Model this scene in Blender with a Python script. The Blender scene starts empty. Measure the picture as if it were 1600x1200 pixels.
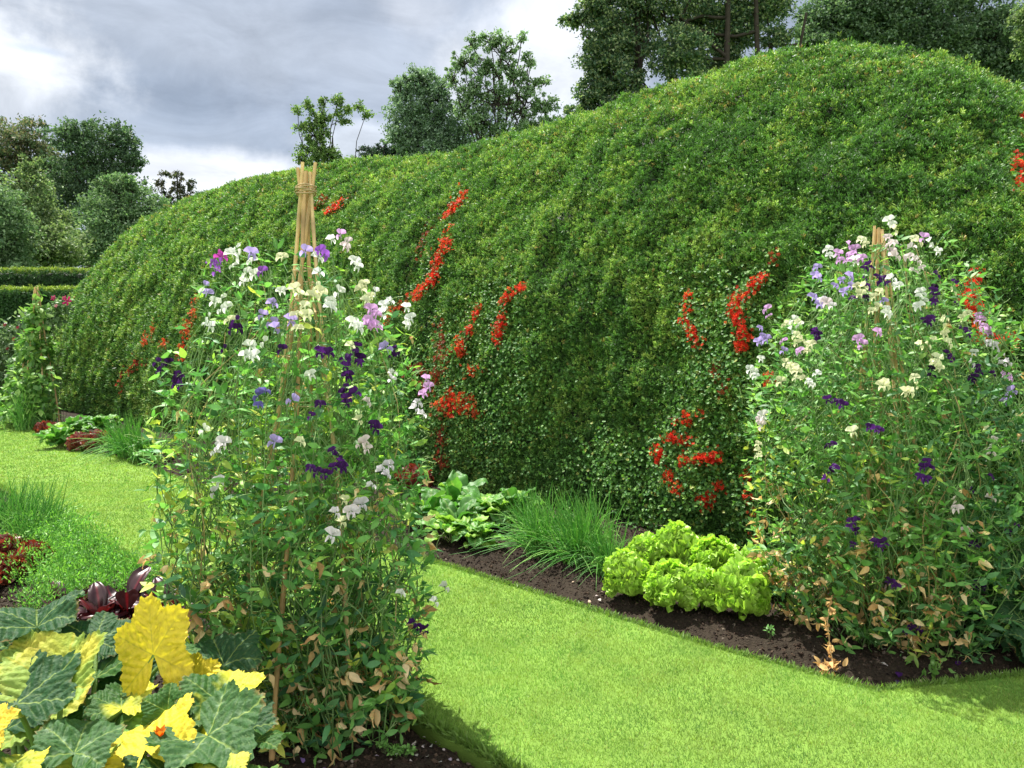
import bpy, math
import numpy as np
from mathutils import Vector

SC = bpy.context.scene
rad = math.radians
# ------------------------------------------------------------------ camera
CH, HZ, F = 1.6, 540.0, 1200.0          # eye height, horizon row, focal length in px of the 1600x1200 photo
cam_d = bpy.data.cameras.new('camera'); cam = bpy.data.objects.new('camera', cam_d)
SC.collection.objects.link(cam); SC.camera = cam
cam.location = (0, 0, CH); cam.rotation_euler = (rad(90), 0, 0)
cam_d.sensor_width = 36; cam_d.lens = 27; cam_d.shift_y = -(600 - HZ) / 1600
cam_d.clip_start = 0.05; cam_d.clip_end = 3000
SC.render.resolution_x = 1024; SC.render.resolution_y = 768
SC.view_settings.view_transform = 'Standard'; SC.view_settings.look = 'None'
SC.view_settings.gamma = 1; SC.view_settings.exposure = 1.08
try:
    SC.cycles.max_bounces = 8; SC.cycles.transparent_max_bounces = 4
    SC.cycles.diffuse_bounces = 3; SC.cycles.transmission_bounces = 4
except Exception: pass
# ------------------------------------------------------------------ sun and sky
SUN_AZ = Vector((-0.63, 0.73, 0)).normalized(); SUN_EL = rad(65)
to_sun = Vector((SUN_AZ.x*math.cos(SUN_EL), SUN_AZ.y*math.cos(SUN_EL), math.sin(SUN_EL)))
sd = bpy.data.lights.new('sun', 'SUN'); so = bpy.data.objects.new('sun', sd); SC.collection.objects.link(so)
so.rotation_euler = to_sun.to_track_quat('Z', 'Y').to_euler()
sd.energy = 5.0; sd.angle = rad(0.6); sd.color = (1, .955, .88)
so.location = (0, 0, 30)

w = bpy.data.worlds.new("World"); SC.world = w; w.use_nodes = True
wn, wl = w.node_tree.nodes, w.node_tree.links
wn.clear()
def N(t, **k):
    n = wn.new(t)
    for a, b in k.items():
        if a == 'inp':
            for i, v in b.items(): n.inputs[i].default_value = v
        else: setattr(n, a, b)
    return n
def L(a, b): wl.new(a, b)
out = N('ShaderNodeOutputWorld'); bg = N('ShaderNodeBackground'); L(bg.outputs[0], out.inputs[0])
sky = N('ShaderNodeTexSky', sky_type='NISHITA', sun_disc=False)
sky.sun_elevation = SUN_EL; sky.sun_rotation = math.atan2(to_sun.x, to_sun.y)
tc = N('ShaderNodeTexCoord')
sep = N('ShaderNodeSeparateXYZ'); L(tc.outputs['Generated'], sep.inputs[0])
za = N('ShaderNodeMath', operation='ADD', inp={1: .16}); L(sep.outputs[2], za.inputs[0])
zm = N('ShaderNodeMath', operation='MAXIMUM', inp={1: .05}); L(za.outputs[0], zm.inputs[0])
dx = N('ShaderNodeMath', operation='DIVIDE'); L(sep.outputs[0], dx.inputs[0]); L(zm.outputs[0], dx.inputs[1])
dy = N('ShaderNodeMath', operation='DIVIDE'); L(sep.outputs[1], dy.inputs[0]); L(zm.outputs[0], dy.inputs[1])
cmb = N('ShaderNodeCombineXYZ'); L(dx.outputs[0], cmb.inputs[0]); L(dy.outputs[0], cmb.inputs[1])
n1 = N('ShaderNodeTexNoise', inp={'Scale': .85, 'Detail': 9, 'Roughness': .52, 'Distortion': .25}); L(cmb.outputs[0], n1.inputs['Vector'])
n2 = N('ShaderNodeTexNoise', inp={'Scale': 5.0, 'Detail': 7, 'Roughness': .6}); L(tc.outputs['Generated'], n2.inputs['Vector'])
def ramp(src, stops):
    r = N('ShaderNodeValToRGB'); L(src, r.inputs[0]); e = r.color_ramp.elements
    while len(e) < len(stops): e.new(.5)
    for q, (p, c) in zip(e, stops): q.position = p; q.color = (*c, 1)
    return r
CLK = 10.0   # the Background strength is 0.1: cloud radiance is given times ten
r1 = ramp(n1.outputs[0], [(.30, (.245, .295, .375)), (.45, (.36, .42, .52)), (.56, (.50, .56, .66)), (.70, (.80, .85, .93))])
n3 = N('ShaderNodeTexNoise', inp={'Scale': 2.8, 'Detail': 10, 'Roughness': .62, 'Distortion': .5}); L(cmb.outputs[0], n3.inputs['Vector'])
col = r1.outputs[0]
def blob(px, py, rx, ry, target, amt, soft=.9, namp=.9):
    """a soft cloud mass in the direction the photo shows it, its edge broken up by noise"""
    global col
    d = Vector(((px-800)/F, 1, (HZ-py)/F)).normalized()
    sb = N('ShaderNodeVectorMath', operation='SUBTRACT'); L(tc.outputs['Generated'], sb.inputs[0]); sb.inputs[1].default_value = d
    ml = N('ShaderNodeVectorMath', operation='MULTIPLY'); L(sb.outputs[0], ml.inputs[0]); ml.inputs[1].default_value = (F/rx, F/rx, F/ry)
    ln = N('ShaderNodeVectorMath', operation='LENGTH'); L(ml.outputs[0], ln.inputs[0])
    nn = N('ShaderNodeMath', operation='MULTIPLY_ADD', inp={1: -2.6*namp, 2: 1.3*namp}); L(n2.outputs[0], nn.inputs[0])
    ad = N('ShaderNodeMath', operation='ADD'); L(ln.outputs[1], ad.inputs[0]); L(nn.outputs[0], ad.inputs[1])
    mr = N('ShaderNodeMapRange', interpolation_type='SMOOTHSTEP', inp={1: 1.0+soft*.5, 2: 1.0-soft*.5, 3: 0, 4: amt}); L(ad.outputs[0], mr.inputs[0])
    mx = N('ShaderNodeMix', data_type='RGBA'); L(mr.outputs[0], mx.inputs[0]); L(col, mx.inputs[6]); mx.inputs[7].default_value = (*target, 1)
    col = mx.outputs[2]
blob(420, 190, 380, 90, (.30, .36, .46), .75, 1.2, .5)
blob(600, 120, 280, 80, (.43, .49, .60), .55, 1.2, .7)
blob(330, 60, 420, 60, (.56, .61, .69), .6, 1.4, 1.0)
blob(20, 120, 130, 85, (1.05, 1.07, 1.1), .9, 1.1, 1.4)
blob(150, 215, 240, 60, (.52, .58, .68), .55, 1.2, 1.0)
blob(60, 78, 40, 6, (.36, .50, .75), .35, 1.2, 1.5)
blob(290, 275, 170, 38, (.98, 1.0, 1.05), .9, .9, .9)
blob(575, 230, 75, 28, (.78, .83, .90), .7, 1.0, 1.2)
blob(850, 120, 110, 85, (.97, 1.0, 1.05), .85, 1.2, 1.5)
blob(640, 15, 60, 30, (.80, .84, .92), .6, 1.4, 1.5)
m3 = N('ShaderNodeMapRange', inp={1: .32, 2: .68, 3: .80, 4: 1.24}); L(n3.outputs[0], m3.inputs[0])
v3 = N('ShaderNodeVectorMath', operation='SCALE'); L(col, v3.inputs[0]); L(m3.outputs[0], v3.inputs['Scale']); col = v3.outputs[0]
sc_ = N('ShaderNodeMix', data_type='RGBA', blend_type='MULTIPLY', inp={0: 1.0}); L(col, sc_.inputs[6]); sc_.inputs[7].default_value = (CLK*.52,)*3+(1,)
bkc = N('ShaderNodeCombineXYZ')                                     # unseen clouds behind the camera brightened, added as warm fill light
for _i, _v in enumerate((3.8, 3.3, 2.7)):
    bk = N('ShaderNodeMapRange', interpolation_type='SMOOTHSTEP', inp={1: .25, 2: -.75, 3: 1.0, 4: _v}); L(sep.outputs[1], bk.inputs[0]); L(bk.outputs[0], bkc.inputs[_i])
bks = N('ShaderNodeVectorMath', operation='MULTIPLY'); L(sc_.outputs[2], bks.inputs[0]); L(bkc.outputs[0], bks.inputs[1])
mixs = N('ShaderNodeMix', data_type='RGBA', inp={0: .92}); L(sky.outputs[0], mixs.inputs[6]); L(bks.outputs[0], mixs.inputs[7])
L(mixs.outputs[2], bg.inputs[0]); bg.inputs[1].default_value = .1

# ------------------------------------------------------------------ helpers
rng = np.random.default_rng(7)
U = lambda a, b, n=None: rng.uniform(a, b, n)
def lin(r, g, b):
    c = np.array([r, g, b], float)/255
    return np.where(c <= .04045, c/12.92, ((c+.055)/1.055)**2.4)
def W(px, py, d): return np.array([(px-800)/F*d, d, CH+(HZ-py)/F*d])
def G(px, py): d = CH*F/(py-HZ); return np.array([(px-800)/F*d, d, 0.])
P0 = np.array([1.70, 3.57]); UU = np.array([-.706, .708]); NN = np.array([.708, .706])
def SP(s, p):                        # along the border edge (s), away from it (p)
    s = np.asarray(s, float); p = np.asarray(p, float)
    return np.stack([P0[0]+s*UU[0]+p*NN[0], P0[1]+s*UU[1]+p*NN[1]], -1)
def hsh(ix, iy, iz, seed):
    h = (ix*374761393 + iy*668265263 + iz*2147483647 + seed*1274126177) & 0xffffffff
    h = ((h ^ (h >> 13))*1274126177) & 0xffffffff
    return ((h ^ (h >> 16)) & 0xffff)/65535.0
def vn(P, sc=1., seed=0):
    Q = np.asarray(P, float)*sc + 1000.; I = np.floor(Q).astype(np.int64); f = Q-I; f = f*f*(3-2*f); r = 0
    for a in (0, 1):
        for b in (0, 1):
            for c in (0, 1):
                wgt = (f[..., 0] if a else 1-f[..., 0])*(f[..., 1] if b else 1-f[..., 1])*(f[..., 2] if c else 1-f[..., 2])
                r = r + wgt*hsh(I[..., 0]+a, I[..., 1]+b, I[..., 2]+c, seed)
    return r
def fb(P, sc=1., seed=0, o=3):
    r = 0; a = .5; t = 0
    for k in range(o): r = r + a*vn(P, sc*2**k, seed+k); t += a; a *= .5
    return r/t

def link(o): SC.collection.objects.link(o); return o
def tag(o, label=None, cat=None, group=None, kind=None):
    for k, v in (('label', label), ('category', cat), ('group', group), ('kind', kind)):
        if v: o[k] = v
    return o
def thing(name, label, cat, loc, group=None):
    o = link(bpy.data.objects.new(name, None)); o.location = loc; o.empty_display_size = .1
    return tag(o, label, cat, group)

class Geo:
    """collects vertices, faces and vertex colours, then becomes ONE mesh object"""
    def __init__(s): s.v = []; s.f = []; s.c = []; s.n = 0
    def add(s, v, f, c):
        v = np.asarray(v, float).reshape(-1, 3); f = np.asarray(f)
        c = np.broadcast_to(np.asarray(c, float), (len(v), 3))
        s.v.append(v); s.f.append(f+s.n); s.c.append(c); s.n += len(v); return s
    def mesh(s, name, mat, org=(0, 0, 0), smooth=True):
        V = np.concatenate(s.v)-np.asarray(org, float); C = np.concatenate(s.c)
        me = bpy.data.meshes.new(name)
        me.vertices.add(len(V)); me.vertices.foreach_set('co', V.astype(np.float32).ravel())
        li = np.concatenate([f.ravel() for f in s.f]); tot = np.concatenate([np.full(len(f), f.shape[1]) for f in s.f])
        me.loops.add(len(li)); me.loops.foreach_set('vertex_index', li.astype(np.int32))
        me.polygons.add(len(tot)); me.polygons.foreach_set('loop_start', np.concatenate([[0], np.cumsum(tot)[:-1]]).astype(np.int32))
        me.polygons.foreach_set('loop_total', tot.astype(np.int32))
        me.update(calc_edges=True)
        me.polygons.foreach_set('use_smooth', np.full(len(tot), smooth))
        a = me.color_attributes.new('Col', 'FLOAT_COLOR', 'POINT')
        a.data.foreach_set('color', np.concatenate([C, np.ones((len(C), 1))], 1).astype(np.float32).ravel())
        me.materials.append(mat); return me
    def obj(s, name, mat, parent=None, org=None, smooth=True):
        if org is None: org = parent.location if parent else (0, 0, 0)
        o = link(bpy.data.objects.new(name, s.mesh(name, mat, org, smooth)))
        if parent: o.parent = parent
        else: o.location = org
        return o

def material(name, rough=.6, trans=0., spec=.5, tcol=(1.4, 1.5, .85), bump=0., bscale=60., mott=0., mscale=30., coat=0., aux=None):
    m = bpy.data.materials.new(name); m.use_nodes = True; nt = m.node_tree; nd, lk = nt.nodes, nt.links
    b = nd['Principled BSDF']; o = nd['Material Output']
    at = nd.new('ShaderNodeAttribute'); at.attribute_name = 'Col'; c = at.outputs['Color']
    b.inputs['Roughness'].default_value = rough; b.inputs['Specular IOR Level'].default_value = spec
    if coat: b.inputs['Coat Weight'].default_value = coat; b.inputs['Coat Roughness'].default_value = .3
    tcd = nd.new('ShaderNodeTexCoord')
    if mott:
        nz = nd.new('ShaderNodeTexNoise'); nz.inputs['Scale'].default_value = mscale; nz.inputs['Detail'].default_value = 5
        lk.new(tcd.outputs['Object'], nz.inputs['Vector'])
        mr = nd.new('ShaderNodeMapRange'); mr.inputs[1].default_value = .25; mr.inputs[2].default_value = .75
        mr.inputs[3].default_value = 1-mott; mr.inputs[4].default_value = 1+mott; lk.new(nz.outputs[0], mr.inputs[0])
        mu = nd.new('ShaderNodeVectorMath'); mu.operation = 'SCALE'; lk.new(c, mu.inputs[0]); lk.new(mr.outputs[0], mu.inputs['Scale']); c = mu.outputs[0]
    lk.new(c, b.inputs['Base Color'])
    if bump:
        nz = nd.new('ShaderNodeTexNoise'); nz.inputs['Scale'].default_value = bscale; nz.inputs['Detail'].default_value = 6
        lk.new(tcd.outputs['Object'], nz.inputs['Vector'])
        bp = nd.new('ShaderNodeBump'); bp.inputs['Strength'].default_value = bump; bp.inputs['Distance'].default_value = .02
        lk.new(nz.outputs[0], bp.inputs['Height']); lk.new(bp.outputs[0], b.inputs['Normal'])
    if trans:
        t = nd.new('ShaderNodeBsdfTranslucent'); mu = nd.new('ShaderNodeVectorMath'); mu.operation = 'MULTIPLY'
        lk.new(c, mu.inputs[0]); mu.inputs[1].default_value = tcol; lk.new(mu.outputs[0], t.inputs[0])
        mx = nd.new('ShaderNodeMixShader'); mx.inputs[0].default_value = trans
        lk.new(b.outputs[0], mx.inputs[1]); lk.new(t.outputs[0], mx.inputs[2]); lk.new(mx.outputs[0], o.inputs[0])
    return m
M_yew = material('yew_foliage', .55, .22, .35)
M_tree = material('tree_foliage', .6, .28, .3)
M_bark = material('bark', .9, 0, .2, bump=.6, bscale=20, mott=.3, mscale=6)
M_leaf = material('soft_leaf', .5, .36, .4, tcol=(1.35, 1.5, .85), mott=.12, mscale=60)
M_squash = material('squash_leaf', .58, .27, .25, tcol=(1.2, 1.3, .75), bump=.3, bscale=110, mott=.16, mscale=55)
M_salad = material('salad_leaf', .42, .40, .45, tcol=(1.3, 1.35, .7))
M_gloss = material('glossy_leaf', .38, .22, .6, tcol=(1.6, 1.3, .9), mott=.1)
M_dry = material('dry_leaf', .75, .3, .2, tcol=(1.3, 1.1, .8), mott=.2, mscale=50)
M_stem = material('green_stem', .5, .12, .4)
M_grass = material('grass_blade', .5, .4, .35, tcol=(1.35, 1.4, .7))
M_petal = material('petal', .6, .5, .2, tcol=(1.1, 1.1, 1.1))
M_cane = material('bamboo_cane', .5, 0, .4, mott=.18, mscale=25)
M_twine = material('jute_twine', .9, 0, .1, mott=.2, mscale=200)
M_soil = material('soil', .95, 0, .15, bump=.9, bscale=120, mott=.35, mscale=70)
M_stone = material('pebble', .8, 0, .2, mott=.2, mscale=90)
M_lawn = material('lawn_turf', .9, 0, .1, bump=.5, bscale=160, mott=.22, mscale=3.5)

def unit(v): return v/np.maximum(np.linalg.norm(v, axis=-1, keepdims=True), 1e-9)
def rvec(n): return unit(rng.normal(size=(n, 3)))
def frames(y, z):
    """rotation matrices whose columns are x, y, z: y along the leaf, z near its upper side"""
    y = unit(y); x = unit(np.cross(y, z)); z = np.cross(x, y); return np.stack([x, y, z], -1)
def inst(g, tv, tf, R, P, s, col, tc=None):
    s = np.asarray(s, float); s = s.reshape(-1, 1, 1) if s.ndim else s
    V = np.einsum('nij,vj->nvi', R*s, tv)+P[:, None]
    Fc = tf[None]+(np.arange(len(P))*len(tv))[:, None, None]
    c = np.broadcast_to(np.asarray(col, float).reshape(-1, 1, 3), (len(P), len(tv), 3))
    if tc is not None: c = c*(tc[None, :, None] if tc.ndim == 1 else tc[None])
    g.add(V.reshape(-1, 3), Fc.reshape(-1, tf.shape[1]), c.reshape(-1, 3)); return g
def pick(pal, n, wts=None, var=.15):
    pal = np.array(pal, float); k = rng.choice(len(pal), n, p=None if wts is None else np.array(wts)/np.sum(wts))
    return np.clip(pal[k]*(1+rng.normal(size=(n, 1))*var), .002, .95)

def leaf_t(nl=4, wd=.5, fold=.18, bend=.25, tip=.8, wave=0.):
    """a pointed leaf of unit length along +y"""
    V = []; t = np.linspace(0, 1, nl+1)
    for q in t:
        h = wd*.5*np.sin(np.pi*min(1, q**tip*.97+.03))**.8; z = -bend*q*q
        wv = wave*math.sin(q*14)
        V += [(-h, q, z+fold*h+wv), (0, q, z), (h, q, z+fold*h-wv)]
    Fc = [(3*i+a, 3*i+a+1, 3*i+a+4, 3*i+a+3) for i in range(nl) for a in (0, 1)]
    return np.array(V, float), np.array(Fc)
def blade_t(w=.12, seg=1):
    return np.array([(-w, 0, 0), (w, 0, 0), (0, 1, .0)], float), np.array([(0, 1, 2)])
def grid_faces(a, b, off=0):
    i, j = np.meshgrid(np.arange(a-1), np.arange(b-1), indexing='ij'); q = (i*b+j).ravel()+off
    return np.stack([q, q+1, q+b+1, q+b], 1)
def tube(g, pts, r, col, n=5, cap=True):
    pts = np.asarray(pts, float); m = len(pts); r = np.broadcast_to(np.asarray(r, float), (m,))
    d = unit(np.gradient(pts, axis=0)); ref = np.array([.31, .9, .17]) if abs(d[0, 2]) > .8 else np.array([0, 0, 1.])
    x = unit(np.cross(d, ref)); y = np.cross(d, x); a = np.arange(n)*2*np.pi/n
    V = pts[:, None]+r[:, None, None]*(np.cos(a)[None, :, None]*x[:, None]+np.sin(a)[None, :, None]*y[:, None])
    i, j = np.meshgrid(np.arange(m-1), np.arange(n), indexing='ij'); j2 = (j+1) % n
    Fc = np.stack([i*n+j, i*n+j2, (i+1)*n+j2, (i+1)*n+j], -1).reshape(-1, 4)
    c = np.asarray(col, float)
    if c.ndim == 2: c = np.repeat(c, n, 0)
    g.add(V.reshape(-1, 3), Fc, c)
    if cap and n > 3:
        g.add(V[-1], np.arange(n)[None], c[-1] if c.ndim == 2 else c)
        g.add(V[0], np.arange(n)[None, ::-1], c[0] if c.ndim == 2 else c)
    return g
def curve(a, b, sag, n=6, wob=0.):
    t = np.linspace(0, 1, n)[:, None]; p = np.asarray(a)*(1-t)+np.asarray(b)*t+np.asarray(sag)*4*t*(1-t)
    if wob: p[1:-1] += rng.normal(size=(n-2, 3))*wob
    return p

# ------------------------------------------------------------------ ground, lawn, beds
GR = np.array([.185, .315, .066])
def flat(name, pts, z, mat, col, skirt=0, kind='structure'):
    g = Geo(); n = len(pts); top = np.concatenate([pts, np.full((n, 1), z)], 1)
    import bmesh
    bm = bmesh.new(); vs = [bm.verts.new(p) for p in top]; f = bm.faces.new(vs); f.normal_update()
    if skirt:
        lo = [bm.verts.new((p[0], p[1], z-skirt)) for p in top]
        for i in range(n): bm.faces.new((vs[i], lo[i], lo[(i+1) % n], vs[(i+1) % n]))
    bmesh.ops.triangulate(bm, faces=[f]); bmesh.ops.recalc_face_normals(bm, faces=bm.faces)
    me = bpy.data.meshes.new(name); bm.to_mesh(me); bm.free()
    a = me.color_attributes.new('Col', 'FLOAT_COLOR', 'POINT'); C_ = np.tile([*col, 1.], (len(me.vertices), 1)); zz = np.array([v.co.z for v in me.vertices]); C_[zz < z-.01, :3] = (.03, .03, .012)
    a.data.foreach_set('color', C_.ravel().astype(np.float32))
    me.materials.append(mat); return tag(link(bpy.data.objects.new(name, me)), kind=kind)
flat('ground', np.array([(-1500, -400), (1500, -400), (1500, 2500), (-1500, 2500.)]), -.16, M_lawn, (.07, .13, .02))
def wavy(a, b, step=.12, amp=.012):
    a = np.array(a, float); b = np.array(b, float); n = max(2, int(np.linalg.norm(b-a)/step)); t = np.linspace(0, 1, n, endpoint=False)[:, None]
    p = a*(1-t)+b*t; p[1:] += rng.normal(size=(n-1, 2))*amp; return p
E_R = np.array([.978, .209])                       # direction of the bed's short right-hand edge
RB = P0+E_R*9
BED_N, BED_F = -1.69, -3.42                       # the near bed lies between these p values
SN = -1.3                                          # and starts at this s
def bow(s): return -np.interp(s, [0, .8, 4, 6.5, 9], [0, .08, .12, .08, 0])
_sb = np.arange(9, .05, -.14)
lawn_pts = np.concatenate([wavy(SP(26, 0), SP(9, 0), .5), SP(_sb, bow(_sb))+rng.normal(size=(len(_sb), 2))*.010, wavy(P0, RB), [RB, (10.6, -9), (-30, -9), SP(26, -12)],
    wavy(SP(26, BED_F), SP(SN, BED_F), .4), wavy(SP(SN, BED_F), SP(SN, BED_N)), wavy(SP(SN, BED_N), SP(9, BED_N)), wavy(SP(9, BED_N), SP(26, BED_N), .5)])
flat('lawn', lawn_pts, 0, M_lawn, (.150, .255, .045), skirt=.15)
def soil_h(P): return .05*(fb(P, 1.3, 3, 2)-.5)+.05*(fb(P, 7, 11, 3)-.5)+.03*(vn(P, 26, 5)-.5)
def soil(name, s, p, fz):
    S, Q = np.meshgrid(s, p, indexing='ij'); xy = SP(S, Q); 
    P3 = np.concatenate([xy, np.zeros(S.shape+(1,))], -1); z = fz(S, Q)+soil_h(P3)
    V = np.concatenate([xy, z[..., None]], -1).reshape(-1, 3)
    sh = .75+.5*fb(V, 5, 21, 3); c = np.array([.034, .026, .018])*sh[:, None]
    g = Geo().add(V, grid_faces(len(s), len(p)), c); return tag(g.obj(name, M_soil), kind='structure')
def edgez(dist): return -.055+.06*np.clip(dist/.25, 0, 1)-.6*np.clip(-dist, 0, .3)
def near_z(S, Q): return edgez(np.minimum(BED_N-Q, S-SN))
def far_z(S, Q):
    xy = SP(S, Q)-P0; dr = -(xy[..., 0]*E_R[1]-xy[..., 1]*E_R[0]); return edgez(np.minimum(Q-bow(S), dr))-.5*np.clip(-dr, 0, .3)
ss = np.concatenate([np.arange(SN, 3.6, .022), np.arange(3.6, 12, .08), np.arange(12, 26, .4)])
soil('near_flower_bed', ss, np.arange(BED_F, BED_N+.001, .03), near_z)
ss = np.concatenate([np.arange(-7, -1.2, .06), np.arange(-1.2, 4.6, .022), np.arange(4.6, 12, .06), np.arange(12, 26, .3)])
soil('border_flower_bed', ss, np.concatenate([np.arange(-.15, 1.8, .03), np.arange(1.8, 9.2, .2)]), far_z)
def in_near(xy):
    d = xy-P0; s = d@UU; p = d@NN; return (s > SN) & (p < BED_N) & (p > BED_F)
def in_far(xy):
    d = xy-P0; p = d@NN; dr = -(d[..., 0]*E_R[1]-d[..., 1]*E_R[0]); return (p > bow(d@UU)) & (dr > 0)
# grass blades
def grass():
    g = Geo(); tv, tf = np.array([(-.5, 0, 0), (.5, 0, 0), (.32, .6, .04), (-.32, .6, .04), (0, 1, .14)], float), None
    t4 = np.array([(0, 1, 2, 3)]); t3 = np.array([(3, 2, 4)])
    for d0, d1, dens, h, wd in ((2.6, 4.2, 21000, .018, .0026), (4.2, 6, 12500, .019, .0036), (6, 9, 5000, .021, .0056), (9, 14, 1300, .025, .011), (14, 22, 420, .03, .02)):
        # region: annular wedge in front of the camera
        x0, x1 = -1.1*d1, 1.1*d1; area = (x1-x0)*(d1-d0); n = int(area*dens)
        xy = np.stack([U(x0, x1, n), U(d0, d1, n)], 1)
        xy = xy[(np.abs(xy[:, 0]/xy[:, 1]) < 1.1)]
        dd = xy-P0; s = dd@UU; p = dd@NN
        far = in_far(xy-NN*.012); near = (s > SN)&(p < BED_N-.012)&(p > BED_F)
        xy = xy[~(far | near)]; 
        vis = (xy@NN-P0@NN > -2.0) | (xy[:, 1] < 4.2); xy = xy[vis]; n = len(xy)
        P = np.concatenate([xy, np.full((n, 1), -.002)], 1)
        lean = rng.normal(size=(n, 3))*.55; lean[:, 2] = 1
        q = fb(P, 1.1, 31, 3)[:, None]; q2 = vn(P, 9, 35)[:, None]
        c = GR*(.72+.5*q+.2*q2)*(1+rng.normal(size=(n, 1))*.10); c[:, 0] *= 1+.35*(q2[:, 0]-.5)
        pale = rng.random(n) < .05; c[pale] = [.36, .38, .12]
        hh = h*U(.6, 1.35, n); R = frames(lean, rvec(n)); S = np.stack([np.full(n, wd), hh, hh], 1)
        R2 = R*S[:, None, :]
        V = np.einsum('nij,vj->nvi', R2, tv)+P[:, None]; off = (np.arange(n)*5)[:, None, None]; b = g.n
        tc = np.array([.8, .8, 1.0, 1.0, 1.2]); C = c[:, None]*tc[None, :, None]
        g.add(V.reshape(-1, 3), (t4[None]+off).reshape(-1, 4), C.reshape(-1, 3))
        g.v.append(np.zeros((0, 3))); g.c.append(np.zeros((0, 3))); g.f.append((t3[None]+off).reshape(-1, 3)+b)
    # longer fringe along the cut edges
    def fringe(a, b, dens, h):
        a = np.array(a); b = np.array(b); n = int(np.linalg.norm(b-a)*dens); t = rng.random(n)[:, None]
        return a*(1-t)+b*t, np.full(n, h)
    for a, b, dens, h, inn in ((SP(0, 0), SP(9, 0), 1100, .03, NN), (SP(9, 0), SP(20, 0), 400, .04, NN), (P0, P0+E_R*3, 1300, .03, NN), (SP(SN, BED_N), SP(4, BED_N), 1100, .045, -NN), (SP(4, BED_N), SP(12, BED_N), 500, .04, -NN)):
        xy, h = fringe(a, b, dens, h); n = len(xy); xy = xy-inn*U(0, .03, n)[:, None]+(NN*bow((xy-P0)@UU)[:, None] if inn is NN else 0)
        P = np.concatenate([xy, U(-.02, .004, n)[:, None]], 1); lean = rng.normal(size=(n, 3))*.6; lean[:, :2] += inn*.55; lean[:, 2] = 1
        R = frames(lean, rvec(n)); tvb, tfb = leaf_t(3, .16, .1, .35)
        inst(g, tvb, tfb, R, P, h*U(.6, 1.5, n), GR*(.62+.4*rng.random((n, 1))))
    o = g.obj('grass', M_grass); tag(o, 'short bright green mown grass of the garden path', 'grass', kind='stuff')
grass()
# soil crumbs, pebbles and fallen petals
ico = np.array([(0, 0, 1), (.9, 0, .3), (.28, .85, .3), (-.72, .5, .3), (-.72, -.5, .3), (.28, -.85, .3), (.5, .5, -.5), (-.6, .1, -.5), (.3, -.6, -.5)], float)
icf = np.array([(0, 1, 2), (0, 2, 3), (0, 3, 4), (0, 4, 5), (0, 5, 1), (1, 6, 2), (2, 6, 7), (2, 7, 3), (3, 7, 4), (4, 7, 8), (4, 8, 5), (5, 8, 1), (1, 8, 6)])
def crumbs(name, label, s0, s1, p0, p1, n, fz, z0):
    s = U(s0, s1, n)**1.0; p = U(p0, p1, n); xy = SP(s, p)
    P = np.concatenate([xy, np.zeros((n, 1))], 1); z = fz(s, p)+soil_h(P)
    ok = z > -.09; P[:, 2] = z; P = P[ok]; n = len(P)
    sz = .004+.013*rng.random(n)**4; R = frames(rvec(n), rvec(n))
    c = pick([(.05, .034, .024), (.035, .025, .02), (.075, .052, .036), (.16, .13, .1)], n, [5, 4, 2, .5], .3)
    g = inst(Geo(), ico*[1, 1, .7], icf, R, P, sz, c); tag(g.obj(name, M_soil, smooth=False), label, 'soil crumbs', kind='stuff')
crumbs('soil_crumbs', 'dark crumbly soil beside the lawn edge below the near sweet peas', SN, 7.6, BED_F, BED_N-.02, 46000, near_z, 0)
crumbs('soil_crumbs', 'dark crumbly soil of the border at the foot of the hedge', -1.6, 12, .0, 2.1, 80000, far_z, 0)
# ------------------------------------------------------------------ the great clipped yew hedge
HS = np.arange(-5, 24.01, 1.0)
HT = np.array([2.5,2.65,2.83,3.01,3.2,3.76,4.54,4.97,5.05,5.02,4.93,4.88,4.88,4.91,4.96,5.06,5.17,5.29,5.41,5.51,5.55,5.53,5.5,5.5,5.52,5.43,4.93,4.29,2.84,.53])-.09
def Hs(s): return np.interp(s, HS, HT)
def Es(s): return np.clip(1-(np.clip(s-16, 0, None)/8.8)**3, 0, 1)**.5*np.clip(1-(np.clip(-2.5-s, 0, None)/3.5)**3, 0, 1)**.5
def hsurf(s, t):
    e = Es(s); a = 3.1*e; p = 1.85+3.1*e-a*np.sign(np.cos(t))*np.abs(np.cos(t))**1.12; z = Hs(s)*np.sin(t)**.95
    return np.concatenate([SP(s, p), np.asarray(z)[..., None]], -1)
def hnorm(s, t):
    e = 1e-3; a = hsurf(s+e, t)-hsurf(s-e, t); b = hsurf(s, np.clip(t+e, 0, np.pi))-hsurf(s, np.clip(t-e, 0, np.pi)); return unit(np.cross(b, a)*-1)
def hdisp(P, n):
    Q = P*[1, 1, .8]
    d = .20*(fb(Q, .55, 41, 2)-.5)+.20*(fb(Q, 1.5, 43, 2)-.5)+.13*(vn(Q, 4.2, 47)-.5)+.06*(vn(Q, 8.5, 49)-.5)
    # shallow hollows running down the face where the yew has been cut into folds
    s = (P[..., :2]-P0)@UU; k = np.sin(s*.95+P[..., 2]*.55+2*fb(P, .4, 51, 2)); return d+.045*k
SG = np.concatenate([np.arange(-5.95, 9, .09), np.arange(9, 23.9, .14)]); TG = np.linspace(.0, 2.4, 90)
Sg, Tg = np.meshgrid(SG, TG, indexing='ij'); HP = hsurf(Sg, Tg); HN = hnorm(Sg, Tg)
HN = np.where((HN*np.array([0, 0, 1])).sum(-1, keepdims=True) < -.05, -HN, HN)
outw = HP-np.concatenate([SP(np.clip(Sg, -3, 17), np.full(Sg.shape, 4.6)), np.full(Sg.shape+(1,), .8)], -1)
HN = np.where((HN*outw).sum(-1, keepdims=True) < 0, -HN, HN)
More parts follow.
